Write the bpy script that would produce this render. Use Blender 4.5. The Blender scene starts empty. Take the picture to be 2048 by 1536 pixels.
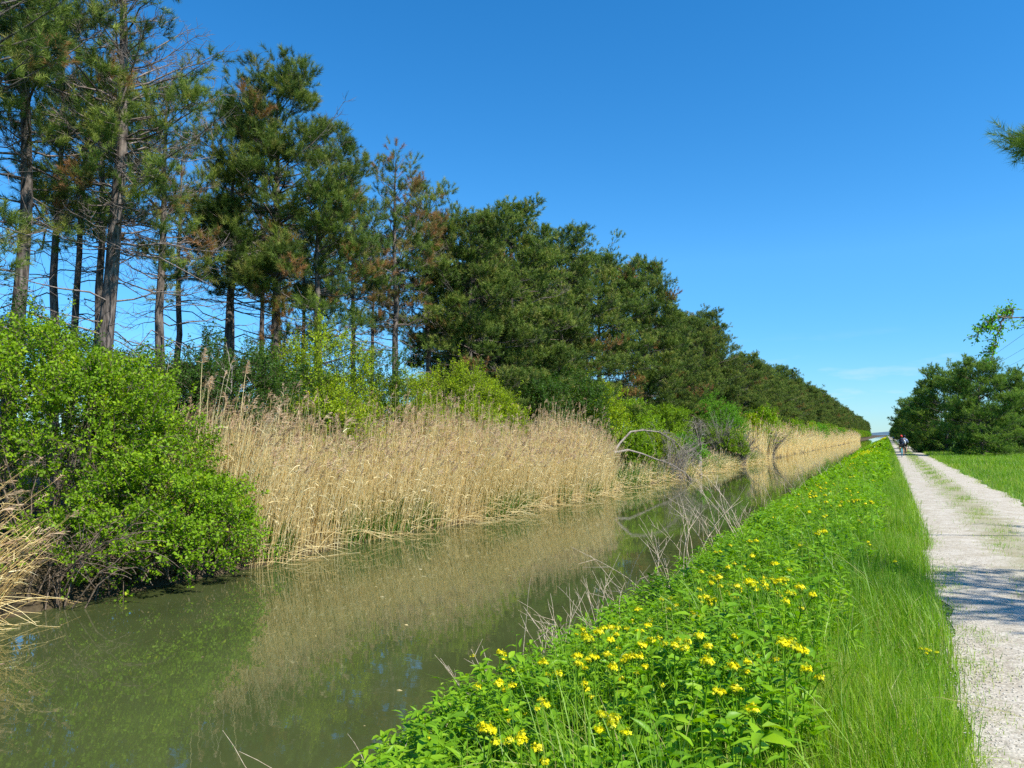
import bpy, math, random
import numpy as np
from mathutils import Vector, Matrix

# ------------------------------------------------------------------ camera, sky, sun, exposure
SC = bpy.context.scene
COL = SC.collection
F_PX, VPX, VPY = 1500.0, 1775.0, 870.0          # lens in pixels of the 2048x1536 photo, vanishing point of the canal
PITCH = math.atan((VPY - 768) / F_PX)
YAW = math.atan((VPX - 1024) * math.cos(PITCH) / F_PX)
CAM_H = 1.75
cd = bpy.data.cameras.new('camera')
cam = bpy.data.objects.new('camera', cd)
COL.objects.link(cam)
cd.sensor_width = 36.0
cd.lens = 36.0 * F_PX / 2048
cd.clip_start, cd.clip_end = 0.05, 30000
cam.location = (0, 0, CAM_H)
cam.rotation_euler = (math.pi / 2 + PITCH, 0, YAW)
SC.camera = cam

SUN_EL, SUN_AZ = math.radians(50), math.radians(-10)     # azimuth counted from +X towards +Y
SUN_DIR = Vector((math.cos(SUN_EL) * math.cos(SUN_AZ), math.cos(SUN_EL) * math.sin(SUN_AZ), math.sin(SUN_EL)))
ld = bpy.data.lights.new('sun', 'SUN')
ld.energy, ld.angle, ld.color = 5.0, math.radians(0.53), (1.0, 0.95, 0.86)
sun = bpy.data.objects.new('sun', ld)
COL.objects.link(sun)
sun.rotation_euler = SUN_DIR.to_track_quat('Z', 'Y').to_euler()
sun.location = (40, 10, 60)

W = bpy.data.worlds.new('World')
SC.world = W
W.use_nodes = True
nt = W.node_tree
nt.nodes.clear()
def N(t, kind, **kw):
    n = t.nodes.new(kind)
    for k, v in kw.items():
        if k == 'inp':
            for i, val in v.items():
                n.inputs[i].default_value = val
        else:
            setattr(n, k, v)
    return n
sky = N(nt, 'ShaderNodeTexSky', sky_type='NISHITA', sun_disc=False, sun_elevation=SUN_EL,
        sun_rotation=math.pi / 2 - SUN_AZ, altitude=100, air_density=1.0, dust_density=0.0, ozone_density=3.5)
hs = N(nt, 'ShaderNodeHueSaturation', inp={'Saturation': 1.23, 'Value': 1.0})
tc = N(nt, 'ShaderNodeTexCoord')
sep = N(nt, 'ShaderNodeSeparateXYZ')
mp = N(nt, 'ShaderNodeMapping', inp={'Scale': (5.0, 5.0, 22.0)})
cn = N(nt, 'ShaderNodeTexNoise', inp={'Scale': 1.6, 'Detail': 7.0, 'Roughness': 0.55})
cr = N(nt, 'ShaderNodeMapRange', inp={'From Min': 0.54, 'From Max': 0.84})
er = N(nt, 'ShaderNodeMapRange', inp={'From Min': 0.13, 'From Max': 0.03})
mu = N(nt, 'ShaderNodeMath', operation='MULTIPLY')
mx = N(nt, 'ShaderNodeMix', data_type='RGBA')
mx.inputs['B'].default_value = (4.9, 5.3, 5.9, 1)
bg = N(nt, 'ShaderNodeBackground', inp={'Strength': 0.122})
wo = N(nt, 'ShaderNodeOutputWorld')
L = nt.links.new
tc_z = sep.outputs['Z']
tint = N(nt, 'ShaderNodeMix', data_type='RGBA', blend_type='MULTIPLY')
tint.inputs['Factor'].default_value = 1.0; tint.inputs['B'].default_value = (.85, 1.015, 1.11, 1)
hz = N(nt, 'ShaderNodeMapRange', inp={'From Min': 0.0, 'From Max': 0.22})
hc = N(nt, 'ShaderNodeMix', data_type='RGBA'); hc.inputs['A'].default_value = (.50, .62, .78, 1); hc.inputs['B'].default_value = (1, 1, 1, 1)
hm = N(nt, 'ShaderNodeMix', data_type='RGBA', blend_type='MULTIPLY'); hm.inputs['Factor'].default_value = 1.0
L(tc_z, hz.inputs[0]); L(hz.outputs[0], hc.inputs['Factor'])
L(sky.outputs[0], tint.inputs['A']); L(tint.outputs['Result'], hm.inputs['A']); L(hc.outputs['Result'], hm.inputs['B']); L(hm.outputs['Result'], hs.inputs['Color'])
L(tc.outputs['Generated'], sep.inputs[0]); L(tc.outputs['Generated'], mp.inputs['Vector'])
L(mp.outputs[0], cn.inputs['Vector']); L(cn.outputs[0], cr.inputs[0]); L(sep.outputs['Z'], er.inputs[0])
L(cr.outputs[0], mu.inputs[0]); L(er.outputs[0], mu.inputs[1]); L(mu.outputs[0], mx.inputs['Factor'])
L(hs.outputs[0], mx.inputs['A']); L(mx.outputs['Result'], bg.inputs['Color']); L(bg.outputs[0], wo.inputs[0])

SC.view_settings.view_transform = 'Standard'
SC.view_settings.look = 'None'
SC.view_settings.exposure = 0.62
SC.view_settings.gamma = 1.0
SC.cycles.use_denoising = False
SC.cycles.max_bounces = 7
SC.cycles.diffuse_bounces = 3
SC.cycles.glossy_bounces = 3
SC.cycles.transmission_bounces = 5
SC.cycles.caustics_reflective = False
SC.cycles.caustics_refractive = False

# ------------------------------------------------------------------ helpers
CY, SY = math.cos(YAW), math.sin(YAW)
def depth_y(u, x):
    """world y of a point of the vertical plane x seen in photo column u"""
    D = F_PX * x / (CY * (u - VPX))
    return (D + x * SY) / CY, D
R_CAM = np.array(cam.rotation_euler.to_matrix())
def ray(u, v):
    d = R_CAM @ np.array([(u - 1024) / F_PX, -(v - 768) / F_PX, -1.0])
    return d / np.linalg.norm(d)

def wl(y):                                      # far waterline, gently wavy
    y = np.asarray(y, float)
    return -12.75 + 0.22 * np.sin(y * 0.23 + 1.0) + 0.14 * np.sin(y * 0.61)
def nl_(y):                                     # wobble of the near waterline
    y = np.asarray(y, float)
    return 0.16 * np.sin(y * 0.4) + 0.1 * np.sin(y * 1.1 + 2)
WATER_Z = -1.2
def terr(x, y):
    x = np.asarray(x, float); y = np.asarray(y, float)
    near = np.interp(x + nl_(y), [-5.0, -3.6, -2.6, -1.6, -0.8, 0.2], [-1.9, -1.2, -0.72, -0.27, -0.04, 0.0])
    far = np.interp(x - wl(y), [-6.0, -3.4, -0.9, 0.0, 1.2], [0.0, -0.12, -0.62, -1.2, -1.9])
    return np.where(x > -8, near, far)

def norm(a):
    return a / np.maximum(np.linalg.norm(a, axis=-1, keepdims=True), 1e-9)
def perp(d, rng):
    r = rng.normal(size=d.shape)
    return norm(np.cross(d, r))

class MB:
    """collects faces; build() links them as ONE mesh object"""
    def __init__(s): s.V, s.F, s.T, s.M, s.n = [], [], [], [], 0
    def add(s, V, F, tint=0.5, mi=0):
        V = np.asarray(V, np.float32).reshape(-1, 3); F = np.asarray(F, np.int32)
        if len(V) == 0: return
        s.V.append(V); s.F.append(F + s.n); s.n += len(V)
        s.T.append(np.broadcast_to(np.asarray(tint, np.float32), (len(F),))); s.M.append(np.full(len(F), mi, np.int32))
    def mesh(s, name, mat, smooth=False):
        me = bpy.data.meshes.new(name)
        V = np.concatenate(s.V)
        me.vertices.add(len(V)); me.vertices.foreach_set('co', V.ravel())
        ks = np.concatenate([np.full(len(f), f.shape[1], np.int32) for f in s.F])
        loops = np.concatenate([f.ravel() for f in s.F])
        me.loops.add(len(loops)); me.loops.foreach_set('vertex_index', loops)
        me.polygons.add(len(ks))
        st = np.zeros(len(ks), np.int32); st[1:] = np.cumsum(ks)[:-1]
        me.polygons.foreach_set('loop_start', st)
        me.update(calc_edges=True)
        me.attributes.new('tint', 'FLOAT', 'FACE').data.foreach_set('value', np.concatenate(s.T))
        if smooth: me.polygons.foreach_set('use_smooth', np.ones(len(ks), bool))
        for q in (mat if isinstance(mat, tuple) else (mat,)): me.materials.append(q)
        if isinstance(mat, tuple): me.polygons.foreach_set('material_index', np.concatenate(s.M))
        return me
    def build(s, name, mat, parent=None, smooth=False):
        return link(name, s.mesh(name, mat, smooth), parent)
def link(name, data, parent=None):
    o = bpy.data.objects.new(name, data); COL.objects.link(o)
    if parent is not None: o.parent = parent
    return o
def tag(o, label=None, cat=None, group=None, kind=None):
    for k, v in (('label', label), ('category', cat), ('group', group), ('kind', kind)):
        if v: o[k] = v
    return o
def empty(name, loc, label, cat, group=None, rz=0.0):
    o = link(name, None); o.location = loc; o.rotation_euler = (0, 0, rz); o.empty_display_size = 0.3
    return tag(o, label, cat, group)
def copy_tree(o, label=None, parent=None):
    c = o.copy(); COL.objects.link(c); c.parent = parent
    if label: c['label'] = label
    for ch in list(KIDS.get(o.name, ())):
        copy_tree(ch, None, c)
    return c
KIDS = {}
def part(name, data, parent):
    o = link(name, data, parent); KIDS.setdefault(parent.name, []).append(o)
    return o

def tubes(P, R, s=5):
    P = np.asarray(P, float); R = np.asarray(R, float)
    n, K, _ = P.shape
    T = np.empty_like(P); T[:, 1:-1] = P[:, 2:] - P[:, :-2]; T[:, 0] = P[:, 1] - P[:, 0]; T[:, -1] = P[:, -1] - P[:, -2]
    T = norm(T)
    a = np.where(np.abs(T[:, :1, 2:3]) < 0.85, np.array([0, 0, 1.0]), np.array([1.0, 0, 0]))
    A = norm(np.cross(T, np.broadcast_to(a, T.shape))); B = np.cross(T, A)
    th = np.arange(s) * 2 * math.pi / s
    V = P[:, :, None] + R[:, :, None, None] * (np.cos(th)[None, None, :, None] * A[:, :, None] + np.sin(th)[None, None, :, None] * B[:, :, None])
    idx = np.arange(n * K * s).reshape(n, K, s)
    nx = np.roll(idx, -1, axis=2)
    F = np.stack([idx[:, :-1], nx[:, :-1], nx[:, 1:], idx[:, 1:]], -1).reshape(-1, 4)
    return V.reshape(-1, 3), F, (K - 1) * s
def ribbons(P, Wd, side):
    P = np.asarray(P, float); n, K, _ = P.shape
    off = side[:, None] * Wd[:, :, None] * 0.5
    V = np.stack([P - off, P + off], 2)
    idx = np.arange(n * K * 2).reshape(n, K, 2)
    F = np.stack([idx[:, :-1, 0], idx[:, :-1, 1], idx[:, 1:, 1], idx[:, 1:, 0]], -1).reshape(-1, 4)
    return V.reshape(-1, 3), F, K - 1
def rhombs(base, d, nrm, Ln, Wd, fold=0.28):
    side = norm(np.cross(d, nrm)); nn = norm(np.cross(side, d))
    L1 = Ln[:, None]; W1 = Wd[:, None]
    m = base + d * L1 * 0.42 + nn * W1 * fold
    V = np.stack([base, m + side * W1 * .5, base + d * L1 - nn * L1 * 0.08, m - side * W1 * .5], 1)
    return V.reshape(-1, 3), np.arange(len(base) * 4).reshape(-1, 4)
def blades(base, d, nrm, Ln, Wd, prof, droop=0.5, fold=0.2):
    """leaves with K cross sections of three points: midrib and both edges"""
    K = len(prof); n = len(base)
    side = norm(np.cross(d, nrm)); nn = norm(np.cross(side, d))
    t = np.linspace(0, 1, K)[None, :, None]
    mid = base[:, None] + d[:, None] * Ln[:, None, None] * t - nn[:, None] * (Ln * droop)[:, None, None] * t ** 2 * 0.6
    w = Wd[:, None, None] * np.asarray(prof)[None, :, None] * .5
    e = nn[:, None] * w * fold * 2
    V = np.stack([mid - side[:, None] * w + e, mid, mid + side[:, None] * w + e], 2)
    idx = np.arange(n * K * 3).reshape(n, K, 3)
    F = np.stack([idx[:, :-1, :-1], idx[:, :-1, 1:], idx[:, 1:, 1:], idx[:, 1:, :-1]], -1).reshape(-1, 4)
    return V.reshape(-1, 3), F, (K - 1) * 2

# ------------------------------------------------------------------ materials
def new_mat(name):
    m = bpy.data.materials.new(name); m.use_nodes = True
    t = m.node_tree; t.nodes.clear()
    return m, t, N(t, 'ShaderNodeOutputMaterial')
def ramp_node(t, stops):
    r = N(t, 'ShaderNodeValToRGB'); e = r.color_ramp.elements
    while len(e) < len(stops): e.new(0.5)
    for i, (p, c) in enumerate(stops):
        e[i].position = p; e[i].color = (*c, 1)
    return r
def leaf_mat(name, stops, transl=0.35, rough=0.45, spec=0.35, vary=0.12):
    m, t, out = new_mat(name); l = t.links.new
    a = N(t, 'ShaderNodeAttribute', attribute_name='tint')
    r = ramp_node(t, stops)
    oi = N(t, 'ShaderNodeObjectInfo')
    mr = N(t, 'ShaderNodeMapRange', inp={'To Min': 1 - vary, 'To Max': 1 + vary})
    h = N(t, 'ShaderNodeHueSaturation')
    p = N(t, 'ShaderNodeBsdfPrincipled', inp={'Roughness': rough, 'Specular IOR Level': spec})
    tr = N(t, 'ShaderNodeBsdfTranslucent'); mxs = N(t, 'ShaderNodeMixShader', inp={0: transl})
    br = N(t, 'ShaderNodeHueSaturation', inp={'Saturation': 1.1, 'Value': 1.25})
    l(a.outputs['Fac'], r.inputs[0]); l(r.outputs[0], h.inputs['Color'])
    l(oi.outputs['Random'], mr.inputs[0]); l(mr.outputs[0], h.inputs['Value'])
    l(h.outputs[0], p.inputs['Base Color']); l(h.outputs[0], br.inputs['Color']); l(br.outputs[0], tr.inputs['Color'])
    l(p.outputs[0], mxs.inputs[1]); l(tr.outputs[0], mxs.inputs[2]); l(mxs.outputs[0], out.inputs[0])
    return m
def noise_mat(name, c1, c2, scale=(8, 8, 8), rough=0.9, bump=0.3, dist=0.02, detail=6, lo=0.35, hi=0.65):
    m, t, out = new_mat(name); l = t.links.new
    g = N(t, 'ShaderNodeTexCoord'); mpn = N(t, 'ShaderNodeMapping', inp={'Scale': scale})
    n = N(t, 'ShaderNodeTexNoise', inp={'Scale': 1.0, 'Detail': detail})
    r = ramp_node(t, [(lo, c1), (hi, c2)])
    p = N(t, 'ShaderNodeBsdfPrincipled', inp={'Roughness': rough, 'Specular IOR Level': 0.2})
    b = N(t, 'ShaderNodeBump', inp={'Strength': bump, 'Distance': dist})
    l(g.outputs['Object'], mpn.inputs[0]); l(mpn.outputs[0], n.inputs['Vector']); l(n.outputs[0], r.inputs[0])
    l(r.outputs[0], p.inputs['Base Color']); l(n.outputs[0], b.inputs['Height']); l(b.outputs[0], p.inputs['Normal'])
    l(p.outputs[0], out.inputs[0])
    return m
def plain_mat(name, c, rough=0.6, metal=0.0):
    return noise_mat(name, tuple(v * .85 for v in c), tuple(min(1, v * 1.1) for v in c), (25, 25, 25), rough, 0.05, 0.005)

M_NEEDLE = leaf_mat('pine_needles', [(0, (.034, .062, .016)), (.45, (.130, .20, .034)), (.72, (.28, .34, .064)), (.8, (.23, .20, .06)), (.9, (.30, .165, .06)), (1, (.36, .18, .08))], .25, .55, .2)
M_NEEDLE_R = leaf_mat('young_pine_needles', [(0, (.05, .10, .022)), (.5, (.15, .25, .036)), (1, (.29, .37, .06))], .25, .55, .2)
M_BARK = noise_mat('pine_bark', (.045, .036, .031), (.21, .175, .15), (14, 14, 3.5), .95, 1.0, .04)
M_DEADWOOD = noise_mat('dead_branch', (.13, .10, .085), (.30, .25, .22), (20, 20, 20), .9, .3, .01)
M_GREYWOOD = noise_mat('weathered_wood', (.17, .14, .115), (.36, .31, .26), (18, 18, 6), .9, .4, .01)
M_STEM = noise_mat('shrub_stem', (.09, .065, .045), (.22, .17, .12), (20, 20, 20), .9, .3, .01)
SH = lambda n, k: leaf_mat(n, [(0, tuple(v * .55 for v in k)), (.5, k), (.85, (k[0] * 1.5, k[1] * 1.3, k[2] * 1.0)), (1, (k[0] * 2.1, k[1] * 1.35, k[2] * 1.3))], .38, .55, .25)
M_BUSH = SH('bramble_leaves', (.20, .36, .012))
M_LIME = SH('lime_leaves', (.26, .38, .010))
M_SHADEBUSH = SH('shade_tinted_leaves', (.055, .13, .016))  # shade of the pines is put into this darker leaf colour
M_VIVID = SH('vivid_leaves', (.14, .36, .02))
M_UNDER = leaf_mat('bank_leaves', [(0, (.075, .185, .007)), (.5, (.18, .37, .011)), (.8, (.28, .46, .016)), (.92, (.26, .40, .04)), (1, (.34, .43, .06))], .38, .42, .28)
M_GRASS = leaf_mat('grass_blades', [(0, (.10, .23, .012)), (.5, (.21, .39, .018)), (.85, (.33, .46, .035)), (1, (.42, .36, .15))], .38, .45, .4)
M_REED = leaf_mat('reed_straw', [(0, (.58, .43, .18)), (.3, (.92, .75, .37)), (.6, (.98, .88, .54)), (.66, (.98, .90, .62)), (.7, (.44, .30, .17)), (.8, (.70, .53, .35)), (.86, (.07, .16, .02)), (1, (.15, .30, .04))], .38, .6, .3)
M_PETAL = leaf_mat('yellow_petals', [(0, (.72, .64, .004)), (.6, (.90, .84, .008)), (.8, (.50, .55, .02)), (1, (.25, .36, .02))], .35, .5, .3)
M_DRY = noise_mat('dry_stalk', (.34, .26, .17), (.62, .52, .39), (30, 30, 30), .8, .2, .004)

# ------------------------------------------------------------------ the setting: ground, path, water, hills
def grid(xs, ys, zf):
    X, Y = np.meshgrid(xs, ys); Z = zf(X, Y)
    V = np.stack([X, Y, Z], -1).reshape(-1, 3); nx = len(xs); ny = len(ys)
    i = np.arange(nx * ny).reshape(ny, nx)
    F = np.stack([i[:-1, :-1], i[:-1, 1:], i[1:, 1:], i[1:, :-1]], -1).reshape(-1, 4)
    return V, F
def ground_material():
    m, t, out = new_mat('ground'); l = t.links.new
    g = N(t, 'ShaderNodeTexCoord'); s = N(t, 'ShaderNodeSeparateXYZ')
    n1 = N(t, 'ShaderNodeTexNoise', inp={'Scale': 0.35, 'Detail': 8.0}); n2 = N(t, 'ShaderNodeTexNoise', inp={'Scale': 9.0, 'Detail': 8.0, 'Roughness': .7})
    grass = ramp_node(t, [(.3, (.045, .10, .015)), (.5, (.085, .17, .022)), (.7, (.13, .20, .035))])
    soil = ramp_node(t, [(.3, (.045, .035, .02)), (.7, (.11, .085, .05))])
    mr = N(t, 'ShaderNodeMapRange', inp={'From Min': -1.6, 'From Max': -0.6})
    mixc = N(t, 'ShaderNodeMix', data_type='RGBA')
    p = N(t, 'ShaderNodeBsdfPrincipled', inp={'Roughness': .95, 'Specular IOR Level': .1})
    b = N(t, 'ShaderNodeBump', inp={'Strength': .8, 'Distance': .05})
    ad = N(t, 'ShaderNodeMath', operation='MULTIPLY_ADD', inp={1: .5, 2: 0.0})
    l(g.outputs['Object'], s.inputs[0]); l(g.outputs['Object'], n1.inputs['Vector']); l(g.outputs['Object'], n2.inputs['Vector'])
    l(n1.outputs[0], ad.inputs[0])
    av = N(t, 'ShaderNodeMath', operation='MULTIPLY_ADD', inp={1: .5}); l(n2.outputs[0], av.inputs[0]); l(ad.outputs[0], av.inputs[2])
    l(av.outputs[0], grass.inputs[0]); l(n2.outputs[0], soil.inputs[0])
    l(s.outputs['X'], mr.inputs[0]); l(mr.outputs[0], mixc.inputs['Factor'])
    l(soil.outputs[0], mixc.inputs['A']); l(grass.outputs[0], mixc.inputs['B']); l(mixc.outputs['Result'], p.inputs['Base Color'])
    l(n2.outputs[0], b.inputs['Height']); l(b.outputs[0], p.inputs['Normal']); l(p.outputs[0], out.inputs[0])
    return m
xs = np.unique(np.concatenate([[-9000, -3000, -800, -200, -80, -50, -36, -28, -23, -20], np.arange(-19, -11.2, .3), [-10, -8.1, -7.9, -6, -5], np.arange(-4.6, .9, .2), np.arange(1, 4, .5), [5, 7, 10, 15, 25, 45, 90, 250, 900, 3000, 9000]]))
ys = np.unique(np.concatenate([[-200, -60, -20, -8], np.arange(-4, 60, .5), np.arange(60, 200, 4), np.arange(200, 700, 25), [900, 1300, 2000, 3500, 6000, 12000]]))
mb = MB(); V, F = grid(xs, ys, lambda X, Y: terr(X, Y)); mb.add(V, F)
tag(mb.build('ground', ground_material(), smooth=True), kind='structure')

def path_material():
    m, t, out = new_mat('limestone_gravel'); l = t.links.new
    g = N(t, 'ShaderNodeTexCoord'); s = N(t, 'ShaderNodeSeparateXYZ')
    vo = N(t, 'ShaderNodeTexVoronoi', inp={'Scale': 42.0, 'Randomness': 1.0})
    n1 = N(t, 'ShaderNodeTexNoise', inp={'Scale': 2.2, 'Detail': 8.0, 'Roughness': .65}); n2 = N(t, 'ShaderNodeTexNoise', inp={'Scale': 110.0, 'Detail': 4.0})
    sp = N(t, 'ShaderNodeSeparateColor')
    stone = ramp_node(t, [(0, (.34, .30, .235)), (.35, (.45, .405, .33)), (1, (.56, .515, .425))])
    sub = N(t, 'ShaderNodeMath', operation='SUBTRACT', inp={1: 1.72}); ab = N(t, 'ShaderNodeMath', operation='ABSOLUTE')
    nz = N(t, 'ShaderNodeMath', operation='MULTIPLY_ADD', inp={1: 0.9, 2: -0.45}); ad = N(t, 'ShaderNodeMath', operation='ADD')
    mid = N(t, 'ShaderNodeMapRange', inp={'From Min': .55, 'From Max': .15, 'To Min': 0, 'To Max': .7})
    mixc = N(t, 'ShaderNodeMix', data_type='RGBA'); mixc.inputs['B'].default_value = (.30, .28, .16, 1)
    dk = N(t, 'ShaderNodeMix', data_type='RGBA', blend_type='MULTIPLY'); r2 = ramp_node(t, [(.3, (.76, .72, .64)), (.62, (1, 1, 1))]); dk.inputs['Factor'].default_value = 1
    p = N(t, 'ShaderNodeBsdfPrincipled', inp={'Roughness': .9, 'Specular IOR Level': .2})
    b = N(t, 'ShaderNodeBump', inp={'Strength': .45, 'Distance': .010})
    o = g.outputs['Object']
    for k in (s, vo, n1, n2): l(o, k.inputs[0] if k is s else k.inputs['Vector'])
    l(vo.outputs['Color'], sp.inputs[0]); l(sp.outputs[0], stone.inputs[0])
    l(s.outputs['X'], sub.inputs[0]); l(sub.outputs[0], ab.inputs[0]); l(n1.outputs[0], nz.inputs[0]); l(ab.outputs[0], ad.inputs[0]); l(nz.outputs[0], ad.inputs[1]); l(ad.outputs[0], mid.inputs[0])
    l(mid.outputs[0], mixc.inputs['Factor']); l(stone.outputs[0], mixc.inputs['A'])
    l(n1.outputs[0], r2.inputs[0]); l(mixc.outputs['Result'], dk.inputs['A']); l(r2.outputs[0], dk.inputs['B'])
    l(dk.outputs['Result'], p.inputs['Base Color'])
    l(vo.outputs['Distance'], b.inputs['Height']); b.invert = True
    l(b.outputs[0], p.inputs['Normal']); l(p.outputs[0], out.inputs[0])
    return m
def edge_l(y): return 0.40 + .07 * np.sin(y * .9) + .05 * np.sin(y * 2.3 + 1) + .04 * np.sin(y * 5.1)
def edge_r(y): return 3.06 + .08 * np.sin(y * .7 + 2) + .05 * np.sin(y * 1.9) + .03 * np.sin(y * 4.7)
py = np.unique(np.concatenate([np.arange(-6, 40, .12), np.arange(40, 150, 1.0), np.arange(150, 1500, 20)]))
tt = np.linspace(0, 1, 15)
X = edge_l(py)[:, None] * (1 - tt) + edge_r(py)[:, None] * tt; Y = np.repeat(py[:, None], 15, 1)
Z = .006 + .035 * np.sin(tt * math.pi)[None] ** .8 * np.ones_like(X) + .008 * np.sin(X * 3 + Y * 1.3)* np.sin(tt * math.pi)[None]
i = np.arange(X.size).reshape(X.shape)
mb = MB(); mb.add(np.stack([X, Y, Z], -1), np.stack([i[:-1, :-1], i[:-1, 1:], i[1:, 1:], i[1:, :-1]], -1).reshape(-1, 4))
tag(mb.build('path', path_material(), smooth=True), kind='structure')

def water_material():
    m, t, out = new_mat('murky_water'); l = t.links.new
    g = N(t, 'ShaderNodeTexCoord'); mpn = N(t, 'ShaderNodeMapping', inp={'Scale': (1.0, 1.0, 1.0), 'Rotation': (0, 0, YAW)})
    mp2 = N(t, 'ShaderNodeMapping', inp={'Scale': (3.2, 6.5, 1.0), 'Rotation': (0, 0, -YAW)})
    n1 = N(t, 'ShaderNodeTexNoise', inp={'Scale': .9, 'Detail': 2.0}); n2 = N(t, 'ShaderNodeTexNoise', inp={'Scale': 1.0, 'Detail': 2.0, 'Roughness': .45})
    col = ramp_node(t, [(.3, (.050, .063, .020)), (.7, (.064, .080, .026))])
    p = N(t, 'ShaderNodeBsdfPrincipled', inp={'Roughness': .02, 'IOR': 1.8, 'Specular IOR Level': .5})
    b = N(t, 'ShaderNodeBump', inp={'Strength': .012, 'Distance': .05})
    l(g.outputs['Object'], mpn.inputs[0]); l(g.outputs['Object'], mp2.inputs[0]); l(mpn.outputs[0], n1.inputs['Vector']); l(mp2.outputs[0], n2.inputs['Vector'])
    l(n1.outputs[0], col.inputs[0]); l(col.outputs[0], p.inputs['Base Color'])
    l(n2.outputs[0], b.inputs['Height']); l(b.outputs[0], p.inputs['Normal']); l(p.outputs[0], out.inputs[0])
    return m
mb = MB(); V, F = grid(np.linspace(-14.2, -2.6, 6), np.concatenate([np.arange(-30, 100, 10), [300, 900, 1600]]), lambda X, Y: X * 0 + WATER_Z); mb.add(V, F)
tag(mb.build('water', water_material()), kind='structure')

mb = MB(); hx = np.linspace(-1500, 1500, 60); prof = 30 + 9 * np.sin(hx * .004) + 5 * np.sin(hx * .013 + 1)
for j, (yy, k) in enumerate([(7000, 0), (7400, .7), (7900, 1), (8600, .6), (9200, 0)]):
    pass
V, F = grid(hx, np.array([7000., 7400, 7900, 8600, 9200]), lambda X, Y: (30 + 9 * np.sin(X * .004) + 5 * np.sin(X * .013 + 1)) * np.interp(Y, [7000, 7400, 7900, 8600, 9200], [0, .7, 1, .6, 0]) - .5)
mb.add(V, F); tag(mb.build('hills', noise_mat('haze_tinted_hills', (.05, .10, .14), (.10, .16, .20), (.01, .01, .01), .95, 0), smooth=True), kind='structure')  # blue of the distant air is mixed into the hill colour

# ------------------------------------------------------------------ pines
def tufts(mb, C, D, n, ln, wd, shoot, tint, rng):
    C = np.repeat(C, n, 0); D = np.repeat(D, n, 0); tint = np.repeat(tint, n)
    k = len(C)
    f = rng.random(k); o = C + D * (f * shoot)[:, None]
    al = rng.uniform(.45, 1.15, k)[:, None]
    d = norm(D * np.cos(al) + perp(D, rng) * np.sin(al))
    l_ = (ln * rng.uniform(.7, 1.2, k))[:, None]
    s = perp(d, rng) * wd * .5
    V = np.stack([o - s, o + s, o + d * l_], 1)
    mb.add(V, np.arange(k * 3).reshape(-1, 3), np.where(tint < .77, np.clip(tint + .22 * (f - .5) + rng.normal(0, .03, k), 0, .775), tint))

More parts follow.
